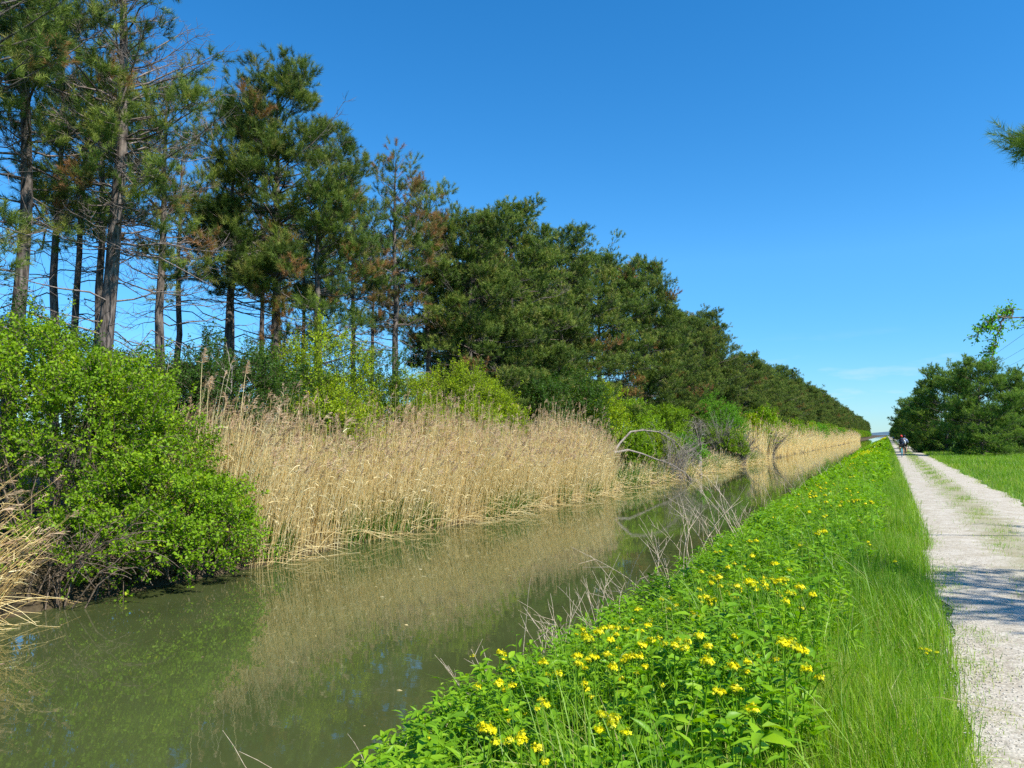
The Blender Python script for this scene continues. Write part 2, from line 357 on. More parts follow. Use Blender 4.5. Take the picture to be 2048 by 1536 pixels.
def pine_meshes(seed, H, cb, R, r0=.2, n=72, ln=.20, wd=.012, dens=1.0, brown=.06, dead=1.0, lean=0.0, shape='dome', bare=0.0, extra=None, mat=None, shoot=.34, step=.48, low_sag=0.0, pads=1.7, ptuft=6, prad=.33):
    rng = np.random.default_rng(seed)
    K = 12
    tz = np.linspace(0, 1, K)
    wob = np.cumsum(rng.normal(0, .05, (K, 2)), 0) * (H / 15); wob[0] = 0
    az0 = rng.uniform(0, 6.28)
    TP = np.stack([wob[:, 0] + math.cos(az0) * lean * tz * H, wob[:, 1] + math.sin(az0) * lean * tz * H, tz * H - .25], -1)
    TR = r0 * (1 - tz) ** .75 + .02; TR[0] *= 1.25
    trunk, crown = MB(), MB()
    V, F, _ = tubes(TP[None], TR[None], 10); trunk.add(V, F)
    at = lambda h: np.array([np.interp(h / H, tz, TP[:, j]) for j in range(3)])
    rad = lambda h: np.interp(h / H, tz, TR)
    b5, r5, b3, r3, d5, dr5, d3, dr3 = [], [], [], [], [], [], [], []
    TC, TD, TT = [], [], []
    h = cb
    s5 = np.linspace(0, 1, 5)
    brown_c = [(rng.uniform(cb, H), rng.uniform(0, 6.28)) for _ in range(6)]
    while h < H - .15:
        t = (h - cb) / (H - cb)
        if shape == 'dome': prof = (1 - t) ** .55 * min(1, .5 + t / .35 * .5)
        elif shape == 'cone': prof = (1 - t) ** .8 * min(1, .65 + t / .15 * .35)
        else: prof = max(0, 1 - t ** 2.2) ** .6 * min(1, .72 + t)
        for q in range(rng.integers(5, 9)):
            if rng.random() > dens * 1.05: continue
            az = rng.uniform(0, 6.28); Lb = max(.35, R * prof * rng.uniform(.55, 1.18))
            el = math.radians(-6 - 10 * low_sag + 52 * t ** 1.2 + rng.normal(0, 7))
            dx = np.array([math.cos(az), math.sin(az), 0])
            st = at(h + rng.uniform(-.12, .12)); side = np.array([-dx[1], dx[0], 0])
            w = rng.normal(0, .07, 5) * Lb; w[0] = 0
            z = Lb * (math.tan(el) * s5 + (.22 - .15 * low_sag) * s5 ** 2) + rng.normal(0, .03, 5) * Lb; z[0] = 0
            P = st + dx * (Lb * s5)[:, None] * .97 + side * np.cumsum(w)[:, None] * .6; P[:, 2] += z
            isdead = rng.random() < bare
            rr = (.010 + .011 * Lb) * (1 - .8 * s5)
            (d5 if isdead else b5).append(P); (dr5 if isdead else r5).append(rr)
            br = rng.random() < brown or min(abs(h - c[0]) * .6 + abs(math.sin((az - c[1]) / 2)) * 2.5 for c in brown_c) < brown * 3.2
            if isdead:
                for k in range(max(4, int(Lb * 5))):
                    s = rng.uniform(.28, 1); p0 = np.array([np.interp(s, s5, P[:, j]) for j in range(3)])
                    a2 = az + rng.choice([-1, 1]) * rng.uniform(.4, 1.1); l2 = (.22 * Lb * (1.15 - s) + .26) * rng.uniform(.7, 1.3); e2 = math.radians(rng.uniform(5, 45))
                    d2 = np.array([math.cos(a2) * math.cos(e2), math.sin(a2) * math.cos(e2), math.sin(e2)])
                    d3.append(np.stack([p0, p0 + d2 * l2 * .5 + rng.normal(0, .03, 3), p0 + d2 * l2 + [0, 0, .12 * l2]])); dr3.append(np.array([.008, .006, .004]))
                    for _ in range(3):
                        v2 = norm(d2 + rng.normal(0, .6, 3)); q0 = p0 + d2 * l2 * rng.uniform(.4, 1)
                        d3.append(np.stack([q0, q0 + v2 * .14, q0 + v2 * .28 + [0, 0, .05]])); dr3.append(np.array([.006, .005, .003]))
                continue
            npad = 1 + int(Lb * pads * rng.uniform(.8, 1.2))
            for k in range(npad):
                s = 1.0 if k == 0 else rng.uniform(.42, .97)
                p0 = np.array([np.interp(s, s5, P[:, j]) for j in range(3)])
                sg = rng.choice([-1, 1]); a2 = az + (sg * rng.uniform(.35, 1.1) if k else rng.normal(0, .2))
                l2 = (.24 * Lb * (1.2 - s) + .22) * rng.uniform(.7, 1.3); e2 = math.radians(rng.uniform(5, 40) + 20 * t)
                d2 = np.array([math.cos(a2) * math.cos(e2), math.sin(a2) * math.cos(e2), math.sin(e2)]); c0 = p0 + d2 * l2
                b3.append(np.stack([p0, p0 + d2 * l2 * .5 + rng.normal(0, .03, 3), c0])); r3.append(np.array([.011, .009, .006]))
                m_ = int(ptuft * rng.uniform(.7, 1.3)); pr_ = prad * rng.uniform(.75, 1.25)
                v_ = norm(rng.normal(size=(m_, 3))) * (rng.random((m_, 1)) ** .45) * pr_ * np.array([1, 1, .7]); cc = c0 + v_ + [0, 0, .05]
                dd_ = norm(v_ * 1.2 / pr_ + d2 * .35 + np.array([0, 0, .75]) + rng.normal(0, .25, (m_, 3)))
                base_t = rng.normal(.42, .17); isb = br and rng.random() < .8
                for q_ in range(m_):
                    TC.append(cc[q_]); TD.append(dd_[q_]); TT.append(rng.uniform(.78, .98) if (isb and rng.random() < .8) else float(np.clip(base_t + rng.normal(0, .09) + .25 * v_[q_, 2] / pr_, .02, .77)))  # tint rises toward each pad's top: light-and-dark contrast painted into the needles
                for q_ in range(0, m_, 3):
                    b3.append(np.stack([c0, (c0 + cc[q_]) / 2, cc[q_]])); r3.append(np.array([.006, .005, .004]))
        h += step * rng.uniform(.8, 1.25)
    # leader shoots
    for _ in range(5):
        TC.append(TP[-1] + rng.normal(0, .12, 3)); TD.append(norm(np.array([0, 0, 1.]) + rng.normal(0, .2, 3))); TT.append(.5)
    # dead branches under the crown
    if dead > 0:
        hh = min(1.6, cb * .4)
        while hh < cb + (H - cb) * .25:
            for _ in range(rng.integers(1, 4)):
                if rng.random() > dead: continue
                az = rng.uniform(0, 6.28); Lb = R * rng.uniform(.25, .95); el = math.radians(rng.uniform(-18, 22))
                dx = np.array([math.cos(az), math.sin(az), 0]); side = np.array([-dx[1], dx[0], 0])
                P = at(hh) + dx * (Lb * s5)[:, None] + side * np.cumsum(rng.normal(0, .06, 5))[:, None] * Lb
                P[:, 2] += Lb * math.tan(el) * s5 + rng.normal(0, .05, 5) * Lb - .1 * Lb * s5 ** 2
                P[0] = at(hh)
                d5.append(P); dr5.append((.009 + .008 * Lb) * (1 - .75 * s5))
                for k in range(int(3 + Lb * 3)):
                    s = rng.uniform(.3, 1); p0 = np.array([np.interp(s, s5, P[:, j]) for j in range(3)])
                    v2 = norm(dx * .7 + rng.normal(0, .55, 3)); l2 = rng.uniform(.2, .7)
                    d3.append(np.stack([p0, p0 + v2 * l2 * .5, p0 + v2 * l2 + [0, 0, rng.uniform(-.1, .12)]])); dr3.append(np.array([.007, .005, .003]))
            hh += .5 * rng.uniform(.7, 1.3)
    if extra: extra(rng, at, b5, r5, b3, r3, TC, TD, TT, d5, dr5, d3, dr3)
    if b5: V, F, _ = tubes(np.array(b5), np.array(r5), 5); trunk.add(V, F)
    if b3: V, F, _ = tubes(np.array(b3), np.array(r3), 3); trunk.add(V, F)
    if d5: V, F, _ = tubes(np.array(d5), np.array(dr5), 4); trunk.add(V, F, .5, 1)
    if d3: V, F, _ = tubes(np.array(d3), np.array(dr3), 3); trunk.add(V, F, .5, 1)
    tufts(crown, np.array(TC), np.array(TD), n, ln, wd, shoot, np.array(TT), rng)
    return (trunk.mesh('trunk', (M_BARK, M_DEADWOOD), True), crown.mesh('crown', mat or M_NEEDLE), len(TC))
def place_pine(meshes, loc, label, group=None, rz=0.0, sc=1.0, name='pine_tree'):
    o = empty(name, loc, label, 'tree', group, rz); o.scale = (sc, sc, sc)
    part('trunk', meshes[0], o); part('crown', meshes[1], o)
    return o
GP = 'pines of the belt across the canal'
# (column in the photo, x, height, crown base, radius, options, label)
NEAR = [
 (200, -19.4, 18.5, 7.2, 2.9, dict(r0=.225, dens=.8, pads=1.4, bare=.36, brown=.09, dead=1), 'tall thick-trunked pine with bare dead limbs near its top, above the bramble bush'),
 (25, -20.2, 18.0, 7.6, 3.9, dict(r0=.19, dens=.7, pads=1.3, bare=.38, brown=.08, dead=.9), 'tall thin pine cut by the left picture edge, open tangled crown'),
 (-170, -18.6, 17.5, 5.5, 4.0, dict(r0=.21, dens=.7, pads=1.4, bare=.3, brown=.06, dead=.8), 'pine mostly outside the left edge, only its drooping side limbs in view'),
 (116, -24.0, 15.5, 9.0, 2.4, dict(r0=.15, dens=.6, bare=.2, brown=.1, lean=.03), 'slim pale crooked trunk, leftmost of three bare trunks beside the thick pine'),
 (140, -26.0, 15.5, 9.5, 2.3, dict(r0=.14, dens=.6, bare=.2, brown=.1, lean=.01), 'slim straight dark trunk, middle of three bare trunks beside the thick pine'),
 (172, -23.2, 15.0, 9.0, 2.3, dict(r0=.15, dens=.6, bare=.2, brown=.1, lean=.035), 'leaning dark trunk just beside the thick pine, third of three bare trunks'),
 (318, -21.0, 13.0, 6.6, 2.9, dict(r0=.17, dens=.7, bare=.5, brown=.14), 'pale-trunked pine with bleached bare limbs, between the thick pine and the highest green one'),
 (352, -26.0, 13.5, 8.5, 2.5, dict(r0=.15, dens=.6, bare=.4, brown=.12), 'thin dark-trunked pine set back just behind the pale-trunked one'),
 (442, -22.6, 13.6, 8.0, 2.8, dict(r0=.18, dens=.7, bare=.45, brown=.18), 'twin-looking dark pine trunk with browning crown, left of the highest green pine'),
 (462, -27.5, 13.0, 8.6, 2.6, dict(r0=.14, dens=.6, bare=.4, brown=.1), 'slender pine half hidden behind the twin-looking dark trunk'),
 (546, -20.4, 14.9, 7.0, 4.3, dict(r0=.22, dens=1.15, bare=.05, brown=.05, shape='dome', pads=2.7, ptuft=7), 'highest dense green pine with pointed top standing against open blue sky'),
 (522, -25.5, 13.0, 8.2, 2.6, dict(r0=.15, dens=.7, bare=.2, brown=.1), 'pale thin trunk just behind the highest green pine'),
 (636, -18.4, 10.6, 5.0, 3.1, dict(r0=.2, dens=.9, bare=.12, brown=.2), 'low dark forked pine with rusty lower boughs, above the lime bush'),
 (700, -24.0, 13.0, 7.6, 2.8, dict(r0=.16, dens=.85, bare=.15, brown=.14), 'middling pine filling the dip right behind the forked one'),
 (792, -20.8, 15.2, 7.2, 2.9, dict(r0=.19, dens=.8, bare=.4, brown=.32), 'rust-brown sparse pine with flat top, next after the highest green one'),
 (862, -21.4, 14.6, 6.6, 2.6, dict(r0=.18, dens=.95, bare=.15, brown=.16), 'green-brown pine leaning to the gap before the dense pines'),
 (745, -27.5, 13.2, 8.0, 2.7, dict(r0=.15, dens=.8, bare=.15, brown=.1), 'pine deep in the belt seen only between rusty crowns'),
 (605, -27.5, 13.0, 8.2, 2.7, dict(r0=.15, dens=.8, bare=.15, brown=.1), 'pine deep in the belt seen behind the forked one'),
]
def dead_right(rng, at, b5, r5, b3, r3, TC, TD, TT, d5, dr5, d3, dr3):
    s5 = np.linspace(0, 1, 5)
    for h, Lb, el in [(8.9, 3.9, 20), (9.6, 2.6, 8), (10.3, 2.4, 30), (10.9, 2.7, 26), (11.4, 2.3, 40), (11.9, 2.6, 34), (12.5, 2.1, 28), (10.0, 1.9, -6), (12.9, 1.8, 40), (7.4, 2.8, -4)]:
        az = YAW + rng.normal(0, .3); dx = np.array([math.cos(az), math.sin(az), 0]); side = np.array([-dx[1], dx[0], 0])
        P = at(h) + dx * (Lb * s5)[:, None] + side * np.cumsum(rng.normal(0, .05, 5))[:, None] * Lb; P[:, 2] += Lb * math.tan(math.radians(el)) * s5 ** 1.3 + rng.normal(0, .025, 5) * Lb; P[0] = at(h)
        d5.append(P); dr5.append((.012 + .009 * Lb) * (1 - .8 * s5))
        for k in range(int(Lb * 7)):
            s = rng.uniform(.3, 1); p0 = np.array([np.interp(s, s5, P[:, j]) for j in range(3)]); v2 = norm(dx * .6 + rng.normal(0, .55, 3) + [0, 0, .35]); l2 = rng.uniform(.25, .7)
            d3.append(np.stack([p0, p0 + v2 * l2 * .5, p0 + v2 * l2 + [0, 0, .1]])); dr3.append(np.array([.009, .007, .004]))
            for _ in range(2):
                q0 = p0 + v2 * l2 * rng.uniform(.3, 1); w = norm(v2 + rng.normal(0, .6, 3)); d3.append(np.stack([q0, q0 + w * .15, q0 + w * .3])); dr3.append(np.array([.006, .005, .003]))
NEAR[0][5]['extra'] = dead_right
for k, (u, x, H, cb, R, opt, lab) in enumerate(NEAR):
    y, D = depth_y(u, x)
    m = pine_meshes(100 + k, H, cb, R, **opt)
    place_pine(m, (x, y, float(terr(x, y))), lab, GP)

DENSE = [pine_meshes(300 + k, H, cb, R, r0=.2, n=28, ln=.22, wd=.03, shoot=.36, dens=1.15, brown=b, dead=.5, shape=sh, bare=.04, step=.45, low_sag=.5, pads=2.5, ptuft=7, prad=.42)
         for k, (H, cb, R, b, sh) in enumerate([(15, 3.2, 4.2, .03, 'full'), (15, 2.4, 3.9, .06, 'full'), (15, 3.0, 4.4, .02, 'dome'), (15, 2.0, 4.1, .13, 'full'), (15, 3.4, 3.9, .04, 'full')])]
rr = random.Random(5)
MID = [(940, -20.0, 13.2, 0, 'dense round-topped pine, first of the closed wall of pines'), (1030, -19.6, 14.9, 1, 'bushy dark pine rising highest at the start of the closed wall'),
       (1125, -20.4, 15.6, 4, 'dense pine third along the closed wall, above the dark shrub'), (1205, -20.0, 15.6, 0, 'broad dense pine with layered boughs above the small lime shrub'),
       (1288, -19.2, 16.9, 2, 'narrow topped dense pine above the fallen grey tree'), (1335, -19.8, 14.2, 3, 'brown-tinged pine right of the narrow topped one'),
       (1388, -19.6, 14.6, 0, 'rounded pine above the vivid green shrub'), (985, -23.5, 13.6, 2, 'pine peeking over between the first two of the closed wall'),
       (1075, -23.5, 15.0, 3, 'brownish pine behind the second and third of the closed wall')]
for u, x, H, v, lab in MID:
    y, D = depth_y(u, x)
    place_pine(DENSE[v], (x, y, float(terr(x, y))), lab, GP, rr.uniform(0, 6.28), H / 15)
# rear rows near by, seen between the front trunks
y = 14.0
while y < 62:
    if y > 40:
        place_pine(DENSE[rr.randrange(5)], (-24.5 + rr.uniform(-1, 1), y, 0), 'pine in the second row, hidden but for gaps between front pines', 'pines of the second row', rr.uniform(0, 6.28), rr.uniform(.78, .92))
    y += 6.5 * rr.uniform(.85, 1.2)
y = 85.0
while y < 900:
    place_pine(DENSE[rr.randrange(5)], (-20 + rr.uniform(-1.3, 1.3), y, 0), 'distant pine of the long row shrinking toward the horizon', 'distant pines beyond the vivid shrub', rr.uniform(0, 6.28), rr.uniform(.78, 1.06))
    y += (4.6 if y < 300 else 9.0) * rr.uniform(.8, 1.2)

# pines on the right of the path
YOUNG = [pine_meshes(400 + k, 8, .25, R, r0=.13, n=28, ln=.19, wd=.027, shoot=.32, dens=1.2, pads=3.0, ptuft=7, prad=.30, brown=.012, dead=0, shape='full' if k != 2 else 'cone', step=.42, low_sag=.4, mat=M_NEEDLE_R) for k, R in enumerate([3.3, 3.0, 2.8])]
RIGHT = [(1962, 62, 7.6, 0, 'big round young pine with boughs to the ground, right of the path'), (1893, 74, 8.0, 1, 'dark young pine just left of the big round one, by the path'), (1851, 95, 8.3, 2, 'pointed young pine where the path-side pines begin to shrink'),
         (2015, 70, 7.4, 1, 'young pine behind the big round one at its right shoulder'), (1822, 138, 8.0, 0, 'small looking pine beside the path behind the pointed one'), (1930, 88, 8.2, 2, 'young pine filling the gap behind the big round one')]
for u, D, H, v, lab in RIGHT:
    x = (u - VPX) * CY * D / F_PX; y = (D + x * SY) / CY
    place_pine(YOUNG[v], (x, y, 0), lab, 'young pines beside the path', rr.uniform(0, 6.28), H / 8)
y = 175.0
while y < 900:
    place_pine(YOUNG[rr.randrange(3)], (5.6 + rr.uniform(-.6, .9), y, 0), 'far young pine of the path-side row near the horizon', 'far path-side pines', rr.uniform(0, 6.28), rr.uniform(.85, 1.05))
    y += (7 if y < 300 else 12) * rr.uniform(.8, 1.3)
u, D = 2046, 112; x = (u - VPX) * CY * D / F_PX; y = (D + x * SY) / CY
place_pine(DENSE[3], (x, y, 0), 'rusty brown pine at the right edge behind the young pines', None, 2.0, .62)
x2 = x + 8
place_pine(DENSE[0], (x2, y + 12, 0), 'dark green pine behind the rusty one at the right edge', None, 1.0, .66)

def long_bough(rng, at, b5, r5, b3, r3, TC, TD, TT, *_):
    base = np.array([7.0, 8.6, 0]); tip = np.array([1.76, 10.72, 5.2]) - base
    st = at(4.1); s5 = np.linspace(0, 1, 5)[:, None]
    P = st * (1 - s5) + tip * s5; P[:, 2] += .35 * np.sin(s5[:, 0] * math.pi) - .25 * s5[:, 0] * (1 - s5[:, 0])
    b5.append(P); r5.append(np.array([.045, .036, .027, .018, .010]))
    for j in range(44):
        f = rng.uniform(.3, 1) if j > 24 else rng.uniform(.9, 1.02)
        p0 = st * (1 - f) + tip * f; p0[2] += .35 * math.sin(f * math.pi) - .25 * f * (1 - f)
        v = norm(np.array([-.5, rng.normal(0, .7), rng.uniform(-.3, .9)])); l2 = rng.uniform(.15, .4)
        b3.append(np.stack([p0, p0 + v * l2 * .5, p0 + v * l2])); r3.append(np.array([.009, .007, .005]))
        for q in range(4):
            TC.append(p0 + v * l2 * (.4 + .2 * q) + rng.normal(0, .03, 3)); TD.append(norm(v + rng.normal(0, .3, 3))); TT.append(rng.uniform(.25, .55))
m = pine_meshes(777, 7.6, 3.6, 2.3, r0=.14, n=60, ln=.13, wd=.006, shoot=.2, dens=.95, pads=2.2, ptuft=8, brown=.0, dead=.4, extra=long_bough, mat=M_NEEDLE_R)
place_pine(m, (7.0, 8.6, 0), 'pine outside the right edge whose dark bough tip reaches into the sky')

# ------------------------------------------------------------------ shrubs
def sprays(fol, C, D, rng, nleaf, leaf, spray_len, tint_mu=.5, twigs=None, flat=.5):
    """leafy twigs: C start, D direction"""
    n = len(C)
    k = nleaf
    t = (np.arange(k)[None] + rng.random((n, k))) / k
    ln = spray_len * rng.uniform(.6, 1.3, n)
    P = C[:, None] + D[:, None] * (t * ln[:, None])[:, :, None]
    P[:, :, 2] -= (t ** 2 * ln[:, None]) * .18
    P = P.reshape(-1, 3); Dr = np.repeat(D, k, 0)
    out = perp(Dr, rng)
    d = norm(out * 1.0 + Dr * .6 + rng.normal(0, .25, P.shape))
    nr = norm(np.array([.25, .0, 1.0]) * flat + rng.normal(0, .5, P.shape) + Dr * .3)
    L_ = leaf * rng.uniform(.65, 1.3, len(P))
    V, F = rhombs(P + out * .02, d, nr, L_, L_ * rng.uniform(.6, .8, len(P)))
    ti = np.repeat(np.clip(rng.normal(tint_mu, .16, n), 0, .95), k) + rng.normal(0, .09, n * k)
    fol.add(V, F, np.clip(ti, 0, 1))
    if twigs is not None:
        PP = np.stack([C, C + D * (ln * .5)[:, None], C + D * (ln)[:, None] - np.array([0, 0, 1]) * (ln * .18)[:, None]], 1)
        V, F, _ = tubes(PP, np.tile([.006, .004, .002], (n, 1)), 3); twigs.add(V, F)
def shrub_meshes(seed, lobes, nspray, leaf, mat, nleaf=16, spray=.4, base=(0, 0, 0), nstem=40, up=.55, inner=.25, stem_mat=None, gaps=0.35, knobs=0, shoots=0):
    rng = np.random.default_rng(seed); fol, stems = MB(), MB()
    lob = np.array(lobes, float)
    for _ in range(knobs):
        q = lob[rng.integers(len(lobes))]; vv = norm(rng.normal(size=3) + [.3, 0, .5]); k_ = rng.uniform(.28, .6); lob = np.vstack([lob, [*(q[:3] + vv * q[3:6] * .95), k_, k_, k_ * .8]])
    area = (lob[:, 3] * lob[:, 4] + lob[:, 4] * lob[:, 5] + lob[:, 3] * lob[:, 5])
    which = rng.choice(len(lob), nspray, p=area / area.sum()); l = lob[which]
    v = norm(rng.normal(size=(nspray, 3))); v[:, 2] = np.where(v[:, 2] < -.45, -v[:, 2], v[:, 2])
    # lumpy shell: direction-dependent radius + random depth
    ph = rng.uniform(0, 6.28, (len(lob), 6))[which]
    lump = 1 + .22 * np.sin(v[:, 0] * 5 + ph[:, 0]) * np.sin(v[:, 1] * 6 + ph[:, 1]) + .13 * np.sin(v[:, 2] * 7 + ph[:, 2]) + .10 * np.sin(v[:, 0] * 11 + v[:, 1] * 9 + ph[:, 3])
    rad = lump * np.where(rng.random(nspray) < inner, rng.uniform(.35, .85, nspray), rng.uniform(.86, 1.02, nspray))
    rad *= np.where(rng.random(nspray) < .07, rng.uniform(1.05, 1.3, nspray), 1)
    C = l[:, :3] + v * l[:, 3:6] * rad[:, None]
    keep = np.sin(C[:, 0] * 3.1 + ph[:, 4]) * np.sin(C[:, 1] * 2.7 + seed) * np.sin(C[:, 2] * 3.3 + ph[:, 5] * .2) > -.62 + gaps
    # drop sprays deep inside another lobe
    for q in lob:
        dd = (((C - q[:3]) / q[3:6]) ** 2).sum(1); keep &= (dd > .42) | (rng.random(nspray) < inner)
    C = C[keep]; v = v[keep]
    D = norm(v * .8 + np.array([0, 0, up]) + rng.normal(0, .4, C.shape))
    sprays(fol, C, D, rng, nleaf, leaf, spray, .48, stems)
    for k in range(shoots):
        q = lob[rng.integers(len(lobes))]; vv = norm(rng.normal(size=3) + [.35, 0, .6]); s = q[:3] + vv * q[3:6] * .9; l_ = rng.uniform(.5, 1.1)
        t = np.linspace(0, 1, 6)[:, None]; P = s + norm(vv + [0, 0, .6]) * l_ * t; P[:, 2] -= .35 * l_ * t[:, 0] ** 2
        V, F, _ = tubes(P[None], (.008 * (1 - .75 * t[:, 0]))[None], 4); stems.add(V, F)
        f = rng.uniform(.2, 1, 7); CC = np.stack([np.interp(f, t[:, 0], P[:, j]) for j in range(3)], -1); sprays(fol, CC, norm(vv + rng.normal(0, .7, CC.shape)), rng, 7, leaf, .2, .6, stems)
    b = np.array(base, float)
    for k in range(nstem):
        q = lob[rng.integers(len(lob))]; e = q[:3] + norm(rng.normal(size=3)) * q[3:6] * rng.uniform(.5, .95)
        s = b + np.array([rng.normal(0, .35), rng.normal(0, .5), 0]) + (q[:3] * [1, 1, 0] - b * [1, 1, 0]) * rng.uniform(.3, .8)
        t = np.linspace(0, 1, 6)[:, None]; P = s * (1 - t) + e * t; P[:, 2] += np.sin(t[:, 0] * math.pi) * .35 * rng.random(); P += rng.normal(0, .04, P.shape)
        V, F, _ = tubes(P[None], (.022 * rng.uniform(.4, 1.1) * (1 - .8 * t[:, 0]))[None], 4); stems.add(V, F)
    return fol.mesh('foliage', mat), stems.mesh('stems', stem_mat or M_STEM, True)
def place_shrub(meshes, loc, label, group=None, rz=0.0, sc=(1, 1, 1), name='shrub', cat='shrub'):
    o = empty(name, loc, label, cat, group, rz); o.scale = sc
    part('foliage', meshes[0], o); part('stems', meshes[1], o)
    return o
# big bramble thicket and the overhanging bush at the left
m = shrub_meshes(1, [(-1.1, 0, 2.1, 2.0, 2.5, 2.0), (-.3, .9, 1.8, 1.7, 1.6, 1.75), (-.2, -1.6, 2.5, 1.6, 1.8, 1.35), (.6, 1.5, .9, 1.3, 1.4, 1.4), (.9, -.1, 2.0, 1.3, 1.5, 1.3)], 7600, .066, M_BUSH, 16, .42, nstem=90, knobs=22, shoots=90, gaps=.58)
place_shrub(m, (-15.1, 9.7, -.4), 'large bright green bramble bush mounded at the left edge of the far bank', name='bramble_bush', cat='bush')
m = shrub_meshes(2, [(0, -.5, 1.1, 1.35, 1.5, 1.2), (.1, .7, .8, 1.1, 1.0, .9), (.35, .0, .45, 1.15, 1.4, .75), (.3, -1.2, .5, .8, .8, .6), (.0, -2.0, .75, .8, .8, .55)], 3900, .066, M_BUSH, 16, .36, nstem=150, knobs=16, shoots=50, gaps=.58)
place_shrub(m, (-13.25, 10.75, -1.0), 'lower bright bush hanging over the water in front of the bramble mound', name='overhanging_bush', cat='bush')

SPEC = [  # column, x, top height, radius, material, label
 (20, -18.2, 5.0, 2.2, 'D', 'shaded dark bush behind the bramble mound at the left edge'),
 (330, -17.4, 4.0, 2.2, 'D', 'dark low bush under the pale-trunked pine'),
 (405, -16.9, 4.5, 2.6, 'D', 'dark green bush behind the tallest reed plumes'),
 (500, -18.0, 4.7, 2.5, 'D', 'dark bush between the tall reed plumes and the lime bush'),
 (600, -16.9, 4.6, 2.0, 'L', 'lime bush with lower shoulder above the reeds'),
 (655, -17.2, 5.4, 2.0, 'L', 'tall lime green bush, the peak nearest the forked pine'),
 (735, -18.3, 5.2, 2.2, 'D', 'dark bush in the hollow between the two lime bushes'),
 (800, -17.2, 4.3, 2.0, 'L', 'bright green bush lower than its two lime neighbours'),
 (905, -17.1, 5.1, 2.4, 'L', 'broad lime bush before the first dense pine'),
 (965, -16.6, 4.4, 2.0, 'L', 'right flank lime bush sloping down to the reed tops'),
 (1060, -17.8, 5.2, 2.6, 'D', 'dark shrub standing in pine shade behind the reeds'),
 (1135, -17.6, 5.8, 2.6, 'D', 'dark upright shrub just left of the small lime shrub'),
 (1195, -16.8, 4.9, 2.3, 'L', 'small lime shrub beside the fallen grey tree'),
 (1265, -17.2, 4.2, 2.4, 'B', 'green shrub behind the fallen grey tree'),
 (1330, -17.0, 4.2, 2.6, 'B', 'dull green shrub between fallen tree and vivid shrub'),
 (1428, -16.6, 5.9, 3.4, 'V', 'vivid emerald shrub, tallest behind the grey stump'),
 (1262, -15.0, 2.3, 1.5, 'B', 'low green bush in front of the fallen grey tree foot'),
 (1322, -14.4, 2.0, 1.5, 'L', 'low lime bush under the crown of the fallen grey tree'),
 (1368, -14.0, 2.0, 1.5, 'V', 'low vivid bush at the foot of the pale leaning trunk'),
 (1448, -14.2, 2.4, 1.8, 'B', 'low green bush at the water between two bare grey shrubs'),
 (1508, -14.8, 3.0, 2.0, 'B', 'green bush behind the round bare grey shrub'),
 (1560, -14.6, 3.0, 2.2, 'L', 'lime bush where the far reeds begin'),
]
MM = {'D': M_SHADEBUSH, 'L': M_LIME, 'B': M_BUSH, 'V': M_VIVID}
def generic_lobes(seed, h, r):
    g = np.random.default_rng(seed)
    lo = [(0, 0, h * .55, r * .8, r * .8, h * .45)]
    for _ in range(6):
        a = g.uniform(0, 6.28); d = r * g.uniform(.35, .6); z = h * g.uniform(.22, .62); q = r * g.uniform(.4, .6)
        lo.append((math.cos(a) * d, math.sin(a) * d, z, q, q, min(z * .95, q * 1.1)))
    return lo
for k, (u, x, h, r, mk, lab) in enumerate(SPEC):
    y, D = depth_y(u, x); D = abs(D)
    lf = .062 if D < 35 else .095
    m = shrub_meshes(20 + k, generic_lobes(50 + k, h * .97, r), int((3000 if D < 35 else 2100) * r / 2), lf, MM[mk], 16, .45 if D < 35 else .6, nstem=26, up=.7, knobs=7, shoots=22)
    place_shrub(m, (x, y, float(terr(x, y)) - .1), lab, 'bushes along the far bank')
FARSH = [shrub_meshes(80 + k, generic_lobes(90 + k, 4.4, 2.9), 1500, .16, mk, 13, .7, nstem=14, up=.6) for k, mk in enumerate([M_BUSH, M_LIME, M_VIVID, M_BUSH])]
y = 96.0
while y < 800:
    s = rr.uniform(.75, 1.15)
    place_shrub(FARSH[rr.randrange(4)], (-16.4 + rr.uniform(-.9, .9), y, -.1), 'distant green shrub below the receding pines behind the far reeds', 'distant bank shrubs', rr.uniform(0, 6.28), (s, s, s * rr.uniform(.75, 1.05)))
    y += (5.5 if y < 250 else 10) * rr.uniform(.8, 1.25)
x = 270 * CY * 76 / F_PX; y = (76 + x * SY) / CY
place_shrub(FARSH[1], (x, y, 0), 'lime green bush at the right edge beside the young pines', None, 1.0, (.85, .85, .8))

